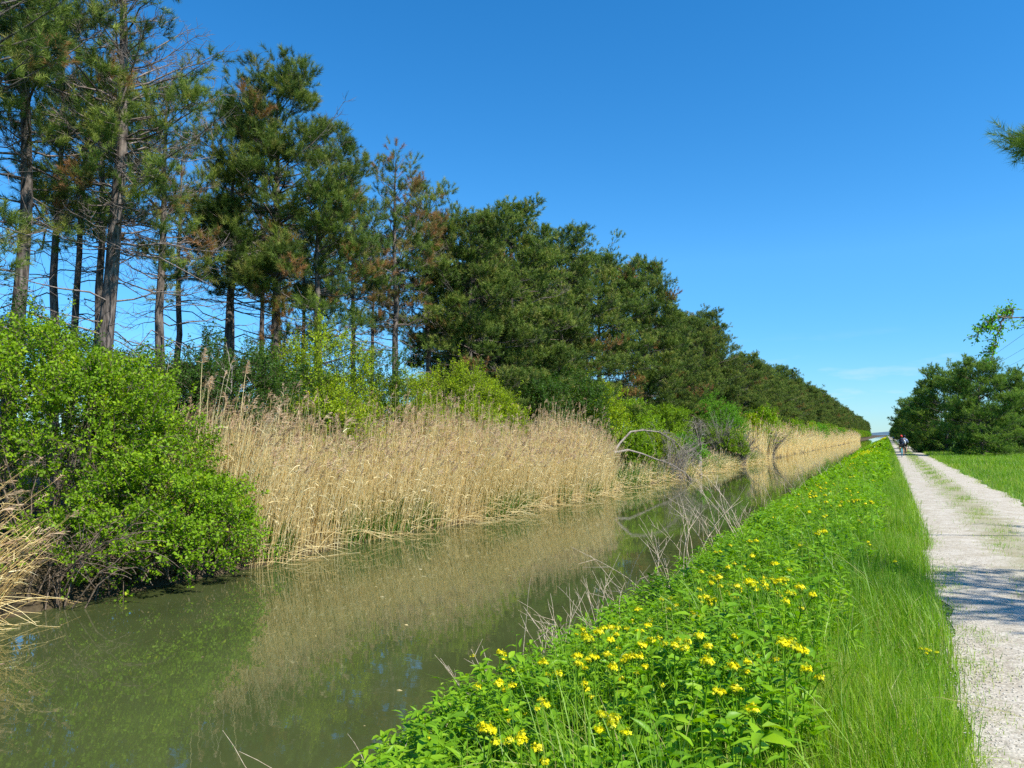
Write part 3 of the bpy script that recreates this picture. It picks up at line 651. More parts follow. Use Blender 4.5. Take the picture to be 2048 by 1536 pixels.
# leafy branch reaching in from the right: a small tree outside the frame
def leafy_tree():
    rng = np.random.default_rng(9); fol, st = MB(), MB()
    base = np.array([6.2, 15.2, 0]); o = empty('leafy_tree', tuple(base), 'small leafy tree outside the right edge, its drooping spray of leaves in the sky', 'tree')
    t = np.linspace(0, 1, 7)[:, None]
    def limb(a, b, sag, r0):
        P = np.array(a) * (1 - t) + np.array(b) * t; P[:, 2] += sag * np.sin(t[:, 0] * math.pi); P += rng.normal(0, .03, P.shape); P[0] = a
        V, F, _ = tubes(P[None], (r0 * (1 - .85 * t[:, 0]) + .003)[None], 6); st.add(V, F); return P
    def P3(u, v, D):
        d = ray(u, v); dd = d / (d @ (R_CAM @ np.array([0, 0, -1.]))); return np.array([0, 0, CAM_H]) + dd * D - base
    tr = limb((0, 0, -.1), (-.3, -.2, 4.4), 0, .09)
    b1 = limb(tr[4], P3(2010, 640, 12), .3, .04); b2 = limb(b1[6], P3(1953, 672, 12), .05, .012); b3 = limb(b1[6], P3(1988, 722, 12), .08, .012); b4 = limb(b1[4], P3(2040, 655, 12), .05, .012)
    b5 = limb(b1[6], P3(2030, 625, 12.2), .04, .01)
    for P, n in ((b2, 34), (b3, 30), (b4, 30), (b5, 26), (b1, 30)):
        f = rng.uniform(.15 if P is not b1 else .5, 1, n); C = np.stack([np.interp(f, t[:, 0], P[:, j]) for j in range(3)], -1)
        D = norm(np.array([-.6, -.2, -.15]) + rng.normal(0, .55, C.shape)); sprays(fol, C, D, rng, 7, .05, .2, .45, st, .6)
    for k in range(9):
        e = np.array([rng.uniform(-.9, 1.6), rng.normal(0, 1.1), rng.uniform(3.0, 5.2)]); P = limb(tr[rng.integers(3, 6)], e, .2, .03)
        f = rng.uniform(.35, 1, 40); C = np.stack([np.interp(f, t[:, 0], P[:, j]) for j in range(3)], -1) + rng.normal(0, .15, (40, 3))
        sprays(fol, C, norm(rng.normal(size=C.shape)), rng, 9, .055, .3, .45, st, .6)
    part('foliage', fol.mesh('foliage', M_VIVID), o); part('trunk', st.mesh('trunk', M_STEM, True), o)
leafy_tree()

# ------------------------------------------------------------------ dead wood on the far bank
def twiggy(mbx, P, r0, rng, n, ln, droop, depth=1):
    K = len(P); t = np.linspace(0, 1, K)
    V, F, _ = tubes(P[None], (r0 * (1 - .8 * t) + .004)[None], 7); mbx.add(V, F)
    pl, pr = [], []
    for k in range(n):
        s = rng.uniform(.25, 1); p0 = np.array([np.interp(s, t, P[:, j]) for j in range(3)])
        j = min(K - 2, int(s * (K - 1))); d = norm(P[j + 1] - P[j])
        v = norm(d * .7 + rng.normal(0, .6, 3) + [0, 0, .25]); l2 = ln * rng.uniform(.5, 1.3)
        q = np.linspace(0, 1, 6)[:, None]; Q = p0 + v * l2 * q; Q[:, 2] -= droop * l2 * q[:, 0] ** 2; Q += np.cumsum(rng.normal(0, .02, Q.shape), 0) * l2
        Q[0] = p0
        pl.append(Q); pr.append((.014 * (1 - .75 * q[:, 0])))
        if depth:
            for _ in range(5):
                f = rng.uniform(.2, .95); p1 = np.array([np.interp(f, q[:, 0], Q[:, jj]) for jj in range(3)]); w = norm(v + rng.normal(0, .7, 3)); l3 = l2 * rng.uniform(.2, .5)
                Z = p1 + w * l3 * q; Z[:, 2] -= droop * l3 * q[:, 0] ** 2; pl.append(Z); pr.append(.007 * (1 - .7 * q[:, 0]))
    V, F, _ = tubes(np.array(pl), np.array(pr), 4); mbx.add(V, F)
def fallen():
    rng = np.random.default_rng(31); base = np.array([-14.5, 43.6, -.5])
    o = empty('fallen_tree', tuple(base), 'bleached grey fallen tree arching over the reeds toward the water', 'dead tree')
    a, b = MB(), MB()
    P = np.array([(0, -1.0, 1.2), (0, 0, 1.75), (.35, .9, 2.45), (.8, 1.8, 2.55), (1.4, 2.9, 2.45), (2.1, 3.9, 1.9), (2.7, 4.8, 1.0)]) ; 
    P[:, 1] *= 1.2; twiggy(a, P, .075, rng, 4, .6, .3)
    P2 = np.array([(0, -1.0, 1.2), (.4, 0.3, 1.35), (.9, 1.3, 1.1), (1.5, 2.1, .75), (2.2, 3.0, .4), (2.9, 3.8, -.2), (3.1, 4.2, -.75)])
    P2[:, 1] *= 1.2; twiggy(a, P2, .07, rng, 4, .6, .3)
    twiggy(b, P[2:], .03, rng, 46, 1.3, .75); twiggy(b, P2[2:], .03, rng, 34, 1.1, .6)
    part('trunk', a.mesh('trunk', M_GREYWOOD, True), o); part('bare_branches', b.mesh('bare_branches', M_GREYWOOD, True), o)
fallen()
def bare_shrub(seed, u, x, h, r, n, label, lean=(0, 0), mat=None):
    rng = np.random.default_rng(seed); y, D = depth_y(u, x); b = MB()
    o = empty('bare_shrub', (x, y, float(terr(x, y))), label, 'bare shrub', 'leafless grey shrubs at the water')
    pl, pr = [], []
    q = np.linspace(0, 1, 7)[:, None]
    for k in range(n):
        a = rng.uniform(0, 6.28); v = np.array([math.cos(a) * r * rng.uniform(.2, 1.0) + lean[0], math.sin(a) * r * rng.uniform(.2, 1.0) + lean[1], h * rng.uniform(.7, 1.3)])
        s = np.array([rng.normal(0, .25), rng.normal(0, .4), 0]); Q = s + v * q; Q[:, 2] = v[2] * (1.5 * q[:, 0] - .75 * q[:, 0] ** 2 * rng.uniform(.6, 1.3)); Q += np.cumsum(rng.normal(0, .03, Q.shape), 0); Q[0] = s - [0, 0, .1]
        pl.append(Q); pr.append(.013 * (1 - .8 * q[:, 0]) + .003)
        for _ in range(6):
            f = rng.uniform(.25, .95); p1 = np.array([np.interp(f, q[:, 0], Q[:, j]) for j in range(3)]); w = norm(v + rng.normal(0, 1.0, 3)); l3 = rng.uniform(.25, .8)
            Z = p1 + w * l3 * q; Z[:, 2] -= .35 * l3 * q[:, 0] ** 2; pl.append(Z); pr.append(.007 * (1 - .7 * q[:, 0]) + .002)
    V, F, _ = tubes(np.array(pl), np.array(pr), 4); b.add(V, F)
    part('stems', b.mesh('stems', mat or M_GREYWOOD, True), o)
    return o
bare_shrub(41, 1345, -12.9, 2.4, 1.3, 60, 'drooping bare twigs below the fallen grey tree', (.5, 1.0))
bare_shrub(42, 1478, -12.9, 2.8, 1.9, 150, 'big bare grey shrub right of the leaning stump', (.3, 0))
bare_shrub(43, 1538, -13.2, 3.2, 2.6, 170, 'round bare grey shrub before the far reeds', (.3, 0))
bare_shrub(44, 1440, -14.4, 3.6, 2.2, 80, 'bare grey shrub just behind the leaning stump', (0, 0))
bare_shrub(45, 150, -13.0, 1.2, 1.1, 34, 'tangle of bare twigs under the overhanging bush at the waterline', (.5, .2), M_STEM)
def stump():
    rng = np.random.default_rng(50); y, D = depth_y(1396, -12.65); a, b = MB(), MB()
    o = empty('leaning_stump', (-12.65, y, -1.15), 'pale leaning broken trunk with forked top at the waterline', 'dead tree')
    P = np.array([(.3, -.8, -.1), (.1, .2, .7), (-.1, 1.1, 1.4), (-.2, 1.6, 2.1), (-.4, 1.5, 3.0), (-.5, 1.0, 3.8)])
    twiggy(a, P, .17, rng, 2, .5, .1); P2 = np.array([(-.1, 1.1, 1.4), (.1, .6, 2.1), (.1, -.1, 3.0), (.3, -.5, 3.6)]); twiggy(a, P2, .09, rng, 2, .5, .1)
    twiggy(b, P[1:], .03, rng, 40, 1.5, .4); twiggy(b, P2, .02, rng, 30, 1.3, .4)
    part('trunk', a.mesh('trunk', M_GREYWOOD, True), o); part('bare_branches', b.mesh('bare_branches', M_GREYWOOD, True), o)
stump()
def snag():
    rng = np.random.default_rng(51); y, D = depth_y(452, -15.6); b = MB()
    o = empty('bare_snag', (-15.6, y, -.2), 'small bare crooked dead stem rising above the tallest reed plumes', 'dead tree')
    twiggy(b, np.array([(0, 0, 0), (0, .05, 1.5), (-.1, -.1, 2.4), (.1, .1, 3.1), (0, .2, 3.8)]), .035, rng, 9, .9, .25, 1)
    part('stems', b.mesh('stems', M_GREYWOOD, True), o)
snag()

# ------------------------------------------------------------------ reeds
def reed_stuff(name, label, seed, n, yr, depth, hr, wd, plume=.45, lean=(.0, .0), green=0, fallen=0, leafn=2, thin=1.0, ripple=True, tmu=.46):
    rng = np.random.default_rng(seed); mb = MB()
    y = rng.uniform(*yr, n); x = wl(y) + .15 - depth * rng.random(n) ** 1.15; z = terr(x, y)
    z = np.maximum(z, WATER_Z - .05)
    if ripple:
        hm = 1 + .11 * np.sin(y * .55 + 1) + .09 * np.sin(y * 1.7) + .05 * np.sin(y * 4.3) - .12 * np.clip((x - wl(y)) / 1.0 + .6, 0, 1)
    else: hm = 1
    h = rng.uniform(*hr, n) * hm
    tall = rng.random(n) < .12; h = np.where(tall, h * rng.uniform(1.1, 1.38, n), h)
    fr = np.clip(1 + (x - wl(y)) / 1.2, 0, 1)                      # front stems lean out over the water
    a = rng.uniform(0, 6.28, n); g = np.abs(rng.normal(0, .09, n))
    patch = .10 * np.sin(y * .9 + 2) + .06 * np.sin(y * 2.1)
    lx = lean[0] + np.cos(a) * g + fr * rng.uniform(0, .28, n); ly = lean[1] + patch * .7 + np.sin(a) * g
    t = np.linspace(0, 1, 6)
    P = np.stack([x, y, z], -1)[:, None] + np.stack([lx[:, None] * t ** 1.4, ly[:, None] * t ** 1.4, np.broadcast_to(t, (n, 6))], -1) * h[:, None, None]
    P[:, :, 2] -= (np.hypot(lx, ly) ** 2 * h)[:, None] * .5 * t ** 2
    R = (wd * rng.uniform(.6, 1.15, n))[:, None] * (1 - .55 * t)[None]
    V, F, k = tubes(P, R, 3); tint = np.clip(rng.normal(tmu, .15, n), 0, .64); mb.add(V, F, np.repeat(tint, k))
    # dry leaves
    if leafn:
        m = n * leafn; idx = np.repeat(np.arange(n), leafn); f = rng.uniform(.25, .95, m)
        j = np.minimum((f * 5).astype(int), 4); fr_ = f * 5 - j
        p0 = P[idx, j] * (1 - fr_)[:, None] + P[idx, j + 1] * fr_[:, None]
        aa = rng.uniform(0, 6.28, m); d = np.stack([np.cos(aa), np.sin(aa), rng.uniform(.2, 1.6, m)], -1); d = norm(d); l_ = rng.uniform(.2, .5, m)
        tq = np.array([0, .4, .75, 1.0]); Q = p0[:, None] + d[:, None] * (l_[:, None] * tq)[:, :, None]; Q[:, :, 2] -= (l_[:, None] * tq ** 2) * rng.uniform(.3, 1.1, m)[:, None]
        V, F, k = ribbons(Q, (wd * 2.0) * np.tile([1, .9, .6, .1], (m, 1)), perp(d, rng)); mb.add(V, F, np.repeat(np.clip(tint[idx] + rng.normal(.0, .1, m), 0, .64), k))
    # plumes
    pi = np.where((rng.random(n) < np.where(tall, .8, plume)) & (h > np.quantile(h, .25)))[0]; q = 18; m = len(pi) * q
    if m:
        idx = np.repeat(pi, q); f = rng.uniform(0, 1, m); tipd = norm(P[idx, 5] - P[idx, 4]); nod = np.repeat(np.stack([rng.normal(.1, .5, len(pi)), rng.normal(.25, .6, len(pi)), np.zeros(len(pi))], -1), q, 0)
        p0 = P[idx, 5] + tipd * (.26 * f - .06)[:, None] + nod * (f ** 2 * .10)[:, None]; p0[:, 2] -= np.linalg.norm(nod, axis=1) * f ** 2 * .05
        d = norm(tipd + nod * .6 + rng.normal(0, .38, (m, 3))); l_ = (.05 + .13 * (1 - f)) * rng.uniform(.7, 1.2, m)
        tq = np.array([0, .5, 1.0]); Q = p0[:, None] + d[:, None] * (l_[:, None] * tq)[:, :, None] + nod[:, None] * (l_[:, None] * tq ** 2)[:, :, None] * .4; Q[:, :, 2] -= l_[:, None] * tq ** 2 * .35
        V, F, k = ribbons(Q, wd * 1.7 * np.tile([.5, 1, .2], (m, 1)), perp(d, rng)); mb.add(V, F, np.repeat(np.clip(np.repeat(rng.uniform(.70, .80, len(pi)), q) + rng.normal(0, .015, m), .69, .82), k))
    if fallen:
        yy = rng.uniform(*yr, fallen); xx = wl(yy) - rng.uniform(-.35, .5, fallen); zz = np.maximum(terr(xx, yy), WATER_Z) + rng.uniform(.0, .35, fallen)
        d = norm(np.stack([rng.uniform(.1, .9, fallen), rng.normal(.2, .8, fallen), rng.uniform(-.12, .75, fallen)], -1)); l_ = rng.uniform(.5, 1.7, fallen)
        tq = np.linspace(0, 1, 5); Q = np.stack([xx, yy, zz], -1)[:, None] + d[:, None] * (l_[:, None] * tq)[:, :, None]; Q[:, :, 2] = np.maximum(Q[:, :, 2] - l_[:, None] * tq ** 2 * .35, WATER_Z + .01)
        V, F, k = tubes(Q, np.tile(wd * .9 * (1 - .5 * tq), (fallen, 1)), 3); mb.add(V, F, np.repeat(rng.uniform(.1, .6, fallen), k))
    if green:
        yy = rng.uniform(*yr, green); cl = np.sin(yy * .8) + np.sin(yy * 1.9 + 1) > -.3; yy = yy[cl]; green = len(yy); xx = wl(yy) - rng.uniform(-.15, .9, green) ** 1; zz = np.maximum(terr(xx, yy), WATER_Z - .03)
        d = norm(np.stack([rng.normal(.12, .16, green), rng.normal(0, .2, green), np.ones(green)], -1)); l_ = rng.uniform(.35, 1.05, green)
        tq = np.linspace(0, 1, 4); Q = np.stack([xx, yy, zz], -1)[:, None] + d[:, None] * (l_[:, None] * tq)[:, :, None]; Q[:, :, 0] += (l_ * rng.normal(.1, .15, green))[:, None] * tq ** 2
        V, F, k = ribbons(Q, wd * 2.4 * np.tile([.8, 1, .7, .1], (green, 1)), perp(d, rng)); mb.add(V, F, np.repeat(rng.uniform(.86, 1, green), k))
    o = mb.build(name, M_REED)
    return tag(o, label, 'reeds', None, 'stuff')
reed_stuff('reeds', 'dense bed of dry straw-coloured reeds with brown plumes along the far bank', 3, 10500, (12.4, 37.5), 3.6, (1.65, 2.65), .0096, .22, (.02, .05), 5200, 500, 1)
reed_stuff('reeds', 'leaning dry reeds at the left edge beside the overhanging bush', 4, 330, (4.6, 7.1), 2.0, (1.0, 1.8), .0075, .03, (.12, .5), 500, 100, ripple=False, tmu=.12)  # low tint mean paints the partial shade into these stems
reed_stuff('reeds', 'distant pale reed bed along the far bank beyond the bare shrubs', 6, 16000, (88, 420), 4.2, (2.4, 3.3), .022, .25, (.02, .03), 0, 0, 1)
reed_stuff('reeds', 'low dry sedge at the waterline under the fallen tree and stump', 7, 2200, (37, 92), 1.5, (.4, 1.0), .011, .0, (.1, .0), 5200, 600, 1, ripple=False)

# a few tall lone reeds standing above the bed
for k, (u, h, lab) in enumerate([(398, 4.3, 'tallest lone reed with large brown plume before the dark bush'), (470, 4.1, 'second tall lone reed with plume right of the tallest one'), (412, 3.6, 'tall pale reed leaning beside the tallest lone reed')]):
    rng = np.random.default_rng(600 + k); x = -13.9; y, D = depth_y(u, x); z = float(terr(x, y)); a, b = MB(), MB()
    o = empty('tall_reed', (x, y, z), lab, 'reed', 'lone tall reeds')
    t = np.linspace(0, 1, 7)[:, None]; P = np.array([rng.normal(0, .1), rng.normal(.1, .2), h * .93]) * t * [1, 1, 1]; P[:, 1] += rng.normal(.1, .1) * t[:, 0] ** 2
    V, F, kk = tubes(P[None], (.011 * (1 - .5 * t[:, 0]))[None], 5); a.add(V, F, .5)
    q = 110; f = rng.random(q); d = norm(np.array([.1, .3, .7]) + rng.normal(0, .4, (q, 3))); p0 = P[-1] + np.array([.02, .05, .36]) * f[:, None] - [0, 0, .05]; l_ = (.06 + .13 * (1 - f))
    tq = np.array([0, .5, 1.0]); Q = p0[:, None] + d[:, None] * (l_[:, None] * tq)[:, :, None]; Q[:, :, 2] -= l_[:, None] * tq ** 2 * .4
    V, F, kk = ribbons(Q, .014 * np.tile([.5, 1, .2], (q, 1)), perp(d, rng)); b.add(V, F, .76)
    part('stem', a.mesh('stem', M_REED), o); part('plume', b.mesh('plume', M_REED), o)

# ------------------------------------------------------------------ near bank: undergrowth, grass, flowers
def undergrowth():
    rng = np.random.default_rng(11); mb = MB()
    for (y0, y1, den, nl, ll, K, hs) in [(1.2, 6, 120, 16, .095, 4, 1), (6, 12, 60, 16, .10, 4, 1), (12, 26, 60, 14, .105, 3, 1), (26, 70, 26, 11, .16, 1, 1.05), (70, 260, 8, 10, .30, 1, 1.1)]:
        n = int((y1 - y0) * 3.1 * den); y = rng.uniform(y0, y1, n); ed = np.interp(y0, [0, 6, 12, 26], [-.35, -.2, .05, .2]); x = rng.uniform(-3.75, ed, n)
        pr = np.clip((ed - x) / .6, .15, 1); k = rng.random(n) < pr; x, y = x[k], y[k]; n = len(x)
        z = terr(x, y); bump = .5 + .5 * np.sin(x * 2.1 + y * 1.3) * np.sin(y * .9 - x)
        h = rng.uniform(.26, .58, n) * (.7 + .6 * bump) * hs
        lean = rng.normal(0, .16, (n, 2)); lean[:, 0] -= .08
        idx = np.repeat(np.arange(n), nl); m = n * nl; f = np.tile((np.arange(nl) + .5) / nl, n) ** .75 + rng.normal(0, .03, m)
        P = np.stack([x[idx] + lean[idx, 0] * h[idx] * f, y[idx] + lean[idx, 1] * h[idx] * f, z[idx] + h[idx] * f], -1)
        a = np.tile(np.arange(nl) * 2.4, n) + np.repeat(rng.uniform(0, 6.28, n), nl); el = rng.uniform(.0, .9, m)
        d = np.stack([np.cos(a) * np.cos(el), np.sin(a) * np.cos(el), np.sin(el)], -1)
        nr = norm(np.array([0, 0, 1.]) + rng.normal(0, .25, (m, 3)) - d * .2)
        sp = rng.uniform(.7, 1.35, n)[idx]; broad = (rng.random(n) < .35)[idx]
        Ln = ll * sp * rng.uniform(.6, 1.25, m); Wd = Ln * np.where(broad, .48, .27)
        ti = np.clip(np.repeat(rng.normal(.48, .16, n), nl) + rng.normal(0, .1, m), 0, 1)
        if K > 1:
            V, F, k = blades(P, d, nr, Ln, Wd, [.12, 1, .72, .04] if K == 4 else [.2, 1, .05], .6, .22); mb.add(V, F, np.repeat(ti, k))
        else:
            V, F = rhombs(P, d, nr, Ln, Wd * 1.2); mb.add(V, F, ti)
        if y0 < 12:
            t = np.linspace(0, 1, 4); S = np.stack([x, y, z], -1)[:, None] + np.concatenate([lean, np.ones((n, 1))], 1)[:, None] * (h[:, None] * t)[:, :, None]
            V, F, k = tubes(S, np.tile([.005, .004, .0035, .002], (n, 1)), 3); mb.add(V, F, .35)
    tag(mb.build('undergrowth', M_UNDER), 'thick leafy green undergrowth covering the near canal bank', 'undergrowth', None, 'stuff')
undergrowth()

def grass_patch(mb, rng, n, xr, yr, hr, wd, K=4, tint=.5, dist=None, bend=.45, zoff=0, clump=0.0):
    y = yr[0] + (yr[1] - yr[0]) * rng.random(n); x = rng.uniform(*xr, n) if dist is None else dist(n, y)
    if clump:
        k = np.sin(x * 5 + y * 2.1) * np.sin(y * 3.7 - x * 2) + rng.normal(0, .5, n) > clump; x, y = x[k], y[k]; n = len(x)
    z = terr(x, y) + zoff; h = rng.uniform(*hr, n) * (1 + .25 * np.sin(x * 3 + y * 1.7))
    a = rng.uniform(0, 6.28, n); g = np.abs(rng.normal(0, bend, n)) * h; t = np.linspace(0, 1, K)
    P = np.stack([x[:, None] + (np.cos(a) * g)[:, None] * t ** 1.8, y[:, None] + (np.sin(a) * g)[:, None] * t ** 1.8, z[:, None] + h[:, None] * t - (g ** 2 / np.maximum(h, .01))[:, None] * t ** 2 * .45], -1)
    sd = np.stack([-np.sin(a), np.cos(a), rng.normal(0, .3, n)], -1); sd = norm(sd + rng.normal(0, .4, sd.shape))
    w = (wd * rng.uniform(.6, 1.3, n))[:, None] * (1 - t ** 2 * .93)[None]
    V, F, k = ribbons(P, w, sd); ti = np.clip(rng.normal(tint, .20, n) + .13 * np.sin(x * 4.1 + 1.7 * y) * np.sin(y * 1.3 - 2 * x) + .1 * np.sin(y * .45), 0, .93); ti = np.where(rng.random(n) < .09, rng.uniform(.9, 1, n), ti); mb.add(V, F, np.repeat(ti, k))
rng = np.random.default_rng(12); mb = MB()
tri = lambda a, m, b: (lambda n, y: rng.triangular(a, m, b, n))
grass_patch(mb, rng, 34000, None, (1.5, 6), (.10, .32), .006, 4, .5, tri(-1.25, -.1, .40))
grass_patch(mb, rng, 30000, None, (6, 13), (.10, .32), .007, 4, .5, tri(-1.2, -.05, .46))
grass_patch(mb, rng, 34000, None, (13, 32), (.10, .32), .010, 3, .48, tri(-1.0, .1, .6))
grass_patch(mb, rng, 30000, None, (32, 110), (.15, .40), .018, 3, .45, tri(-.9, .1, .6))
grass_patch(mb, rng, 16000, None, (110, 420), (.2, .45), .05, 2, .45, tri(-.9, .1, .6))
grass_patch(mb, rng, 6500, None, (1.5, 14), (.4, .7), .008, 5, .32, tri(-2.6, -.9, .1), .7)
grass_patch(mb, rng, 6000, None, (14, 40), (.4, .75), .010, 4, .38, tri(-2.9, -1.0, .1), .6)
tag(mb.build('grass', M_GRASS), 'long bright grass along the near edge of the gravel path', 'grass', None, 'stuff')
mb = MB()
grass_patch(mb, rng, 52000, None, (11, 45), (.08, .24), .012, 3, .52, lambda n, y: 3.0 + rng.random(n) ** .8 * (.15 * y + 1.5))
grass_patch(mb, rng, 60000, None, (45, 110), (.12, .3), .022, 3, .52, lambda n, y: 3.0 + rng.random(n) * (.16 * y))
grass_patch(mb, rng, 20000, None, (110, 420), (.15, .35), .05, 2, .52, lambda n, y: 3.0 + rng.random(n) * 4)
tag(mb.build('grass', M_GRASS), 'mown grass verge on the right of the path before the young pines', 'grass', None, 'stuff')
mb = MB()
mid = lambda n, y: 1.72 + rng.normal(0, .24, n)
grass_patch(mb, rng, 17000, None, (6, 30), (.02, .09), .006, 3, .62, mid, .8, .03, .25)
grass_patch(mb, rng, 17000, None, (30, 110), (.03, .11), .016, 3, .6, mid, .8, .03, .2)
grass_patch(mb, rng, 3500, None, (110, 300), (.03, .10), .04, 2, .6, mid, .8, .03)
grass_patch(mb, rng, 9000, None, (2, 14), (.02, .09), .005, 3, .68, lambda n, y: edge_l(y) + np.abs(rng.normal(0, .22, n)), .9, .0, .15)
grass_patch(mb, rng, 5000, None, (14, 60), (.03, .1), .008, 3, .68, lambda n, y: edge_l(y) + np.abs(rng.normal(0, .16, n)), .9, .0, .15)
grass_patch(mb, rng, 6000, None, (14, 90), (.03, .1), .010, 3, .72, lambda n, y: edge_r(y) - np.abs(rng.normal(0, .14, n)), .9, .0, .1)
tag(mb.build('grass', M_GRASS), 'sparse short grass along the middle and edges of the gravel', 'grass', None, 'stuff')

# loose stones on the near path
def stones():
    rng = np.random.default_rng(13); n = 15000; y = 2 + 12 * rng.random(n) ** 1.4; x = rng.uniform(.3, 3.0, n); x = np.where(rng.random(n) < .35, edge_l(y) + rng.normal(.05, .14, n), x)
    tt_ = np.clip((x - edge_l(y)) / (edge_r(y) - edge_l(y)), 0, 1); z = .006 + .035 * np.sin(tt_ * math.pi) ** .8
    s = rng.uniform(.0035, .009, n)
    o = np.array([(1, 0, 0), (0, 1, 0), (-1, 0, 0), (0, -1, 0), (0, 0, 1), (0, 0, -1)], float)
    V = o[None] * rng.uniform(.6, 1.3, (n, 6, 1)) * s[:, None, None] * np.array([1, 1, .5]) + rng.normal(0, .1, (n, 6, 3)) * s[:, None, None]
    a = rng.uniform(0, 6.28, n); ca, sa = np.cos(a)[:, None], np.sin(a)[:, None]; V = np.stack([V[:, :, 0] * ca - V[:, :, 1] * sa, V[:, :, 0] * sa + V[:, :, 1] * ca, V[:, :, 2]], -1)
    V += np.stack([x, y, z + s * .2], -1)[:, None]
    f = np.array([(0, 1, 4), (1, 2, 4), (2, 3, 4), (3, 0, 4), (1, 0, 5), (2, 1, 5), (3, 2, 5), (0, 3, 5)])
    mb = MB(); mb.add(V, (f[None] + (np.arange(n) * 6)[:, None, None]).reshape(-1, 3), np.repeat(rng.random(n), 8))
    m, t, out = new_mat('loose_stone'); a_ = N(t, 'ShaderNodeAttribute', attribute_name='tint'); r = ramp_node(t, [(0, (.34, .30, .24)), (.5, (.48, .44, .36)), (1, (.60, .56, .48))]); p = N(t, 'ShaderNodeBsdfPrincipled', inp={'Roughness': .85})
    t.links.new(a_.outputs['Fac'], r.inputs[0]); t.links.new(r.outputs[0], p.inputs['Base Color']); t.links.new(p.outputs[0], out.inputs[0])
    tag(mb.build('gravel', m), 'loose pale stones scattered on the near path', 'gravel', None, 'stuff')
stones()

# flowering plants
def flower_meshes(seed, H, heads, petal=.0095, big=1.0, fl=56):
    rng = np.random.default_rng(seed); st, lv, fw = MB(), MB(), []
    t = np.linspace(0, 1, 6)[:, None]; tip = np.array([rng.normal(0, .05), rng.normal(0, .05), H]); P = tip * t; P[1:-1] += rng.normal(0, .008, (4, 3))
    V, F, _ = tubes(P[None], (.0065 * (1 - .55 * t[:, 0]))[None], 5); st.add(V, F, .4)
    tips = [tip]
    for k in range(heads - 1):
        f = rng.uniform(.70, .93); p0 = np.array([np.interp(f, t[:, 0], P[:, j]) for j in range(3)]); a = rng.uniform(0, 6.28); l_ = (1 - f) * H * rng.uniform(.7, 1.1) + .03
        e = p0 + np.array([math.cos(a) * l_ * .5, math.sin(a) * l_ * .5, l_ * .8]); Q = p0 * (1 - t) + e * t; Q[:, 2] -= .1 * l_ * np.sin(t[:, 0] * math.pi)
        V, F, _ = tubes(Q[None], np.full((1, 6), .0032), 4); st.add(V, F, .4); tips.append(e)
    n = 11; f = np.sort(rng.uniform(.12, .92, n)); p0 = np.stack([np.interp(f, t[:, 0], P[:, j]) for j in range(3)], -1); a = np.arange(n) * 2.4 + rng.uniform(0, 6)
    el = rng.uniform(.3, .9, n); d = np.stack([np.cos(a) * np.cos(el), np.sin(a) * np.cos(el), np.sin(el)], -1)
    Ln = rng.uniform(.09, .17, n) * (1.15 - .6 * f); V, F, k = blades(p0, d, np.tile([0, 0, 1.], (n, 1)) + rng.normal(0, .2, (n, 3)), Ln, Ln * .30, [.3, 1, .8, .05], .7, .2); lv.add(V, F, np.repeat(rng.uniform(.4, .75, n), k))
    for q, c in enumerate(tips):
        mb = MB(); k = int(fl * (1.0 if q == 0 else rng.uniform(.45, .85))); r = .029 * big * (1.0 if q == 0 else .75)
        v = norm(rng.normal(size=(k, 3))); v[:, 2] = np.abs(v[:, 2]) * .75 - .1; C = c + v * r * rng.uniform(.35, 1.15, (k, 1)) * np.where(rng.random((k, 1)) < .25, 1.25, 1) + [0, 0, r * .3]
        # four petals per floret, as two crossed folded rhombs
        ax = norm(v + rng.normal(0, .35, v.shape) + [0, 0, .4])
        s1 = perp(ax, rng); s2 = np.cross(ax, s1)
        for s in (s1, s2):
            Lp = petal * big * rng.uniform(.8, 1.25, k); V, F = rhombs(C - s * Lp[:, None], s, ax, Lp * 2, Lp * 1.0, .15); mb.add(V, F, rng.uniform(.1, .65, k) if not (q > 1 and seed % 2) else rng.uniform(.5, .95, k))
        kb = 8; b = c + rng.normal(0, .3, (kb, 3)) * r + [0, 0, r * .9]; d = norm(rng.normal(0, .5, (kb, 3)) + [0, 0, 1]); V, F = rhombs(b, d, perp(d, rng), np.full(kb, .012), np.full(kb, .007)); mb.add(V, F, .85)
        m2 = 10; aa = rng.uniform(0, 6.28, m2); s = c - [0, 0, r * 1.0]; e = c + np.stack([np.cos(aa) * r * .7, np.sin(aa) * r * .7, rng.uniform(-.3, .3, m2) * r], -1)
        V, F, _ = tubes(np.stack([np.tile(s, (m2, 1)), (s + e) / 2 + [0, 0, .004], e], 1), np.full((m2, 3), .0012), 3); mb.add(V, F, 1.0)
        fw.append(mb.mesh('flower_head', M_PETAL))
    return st.mesh('stem', M_UNDER, True), lv.mesh('leaves', M_UNDER), fw, H
FL = [flower_meshes(700 + k, H, hd, big=b) for k, (H, hd, b) in enumerate([(.62, 3, 1.0), (.70, 4, 1.05), (.55, 2, .9), (.75, 5, 1.05), (.6, 1, 1.1)])]
def place_flower(m, loc, label, group, rz, sc):
    o = empty('flowering_plant', loc, label, 'flower', group, rz); o.scale = (sc, sc, sc)
    part('stem', m[0], o); part('leaves', m[1], o)
    for f in m[2]: part('flower_head', f, o)
    return o
def on_bank(u, v, hh):
    d = ray(u, v); s = np.linspace(2, 140, 12000); P = np.array([0, 0, CAM_H])[None] + d * s[:, None]
    k = np.argmax(P[:, 2] < terr(P[:, 0], P[:, 1]) + hh)
    return P[k]
G1 = 'yellow flowering plants on the near bank'
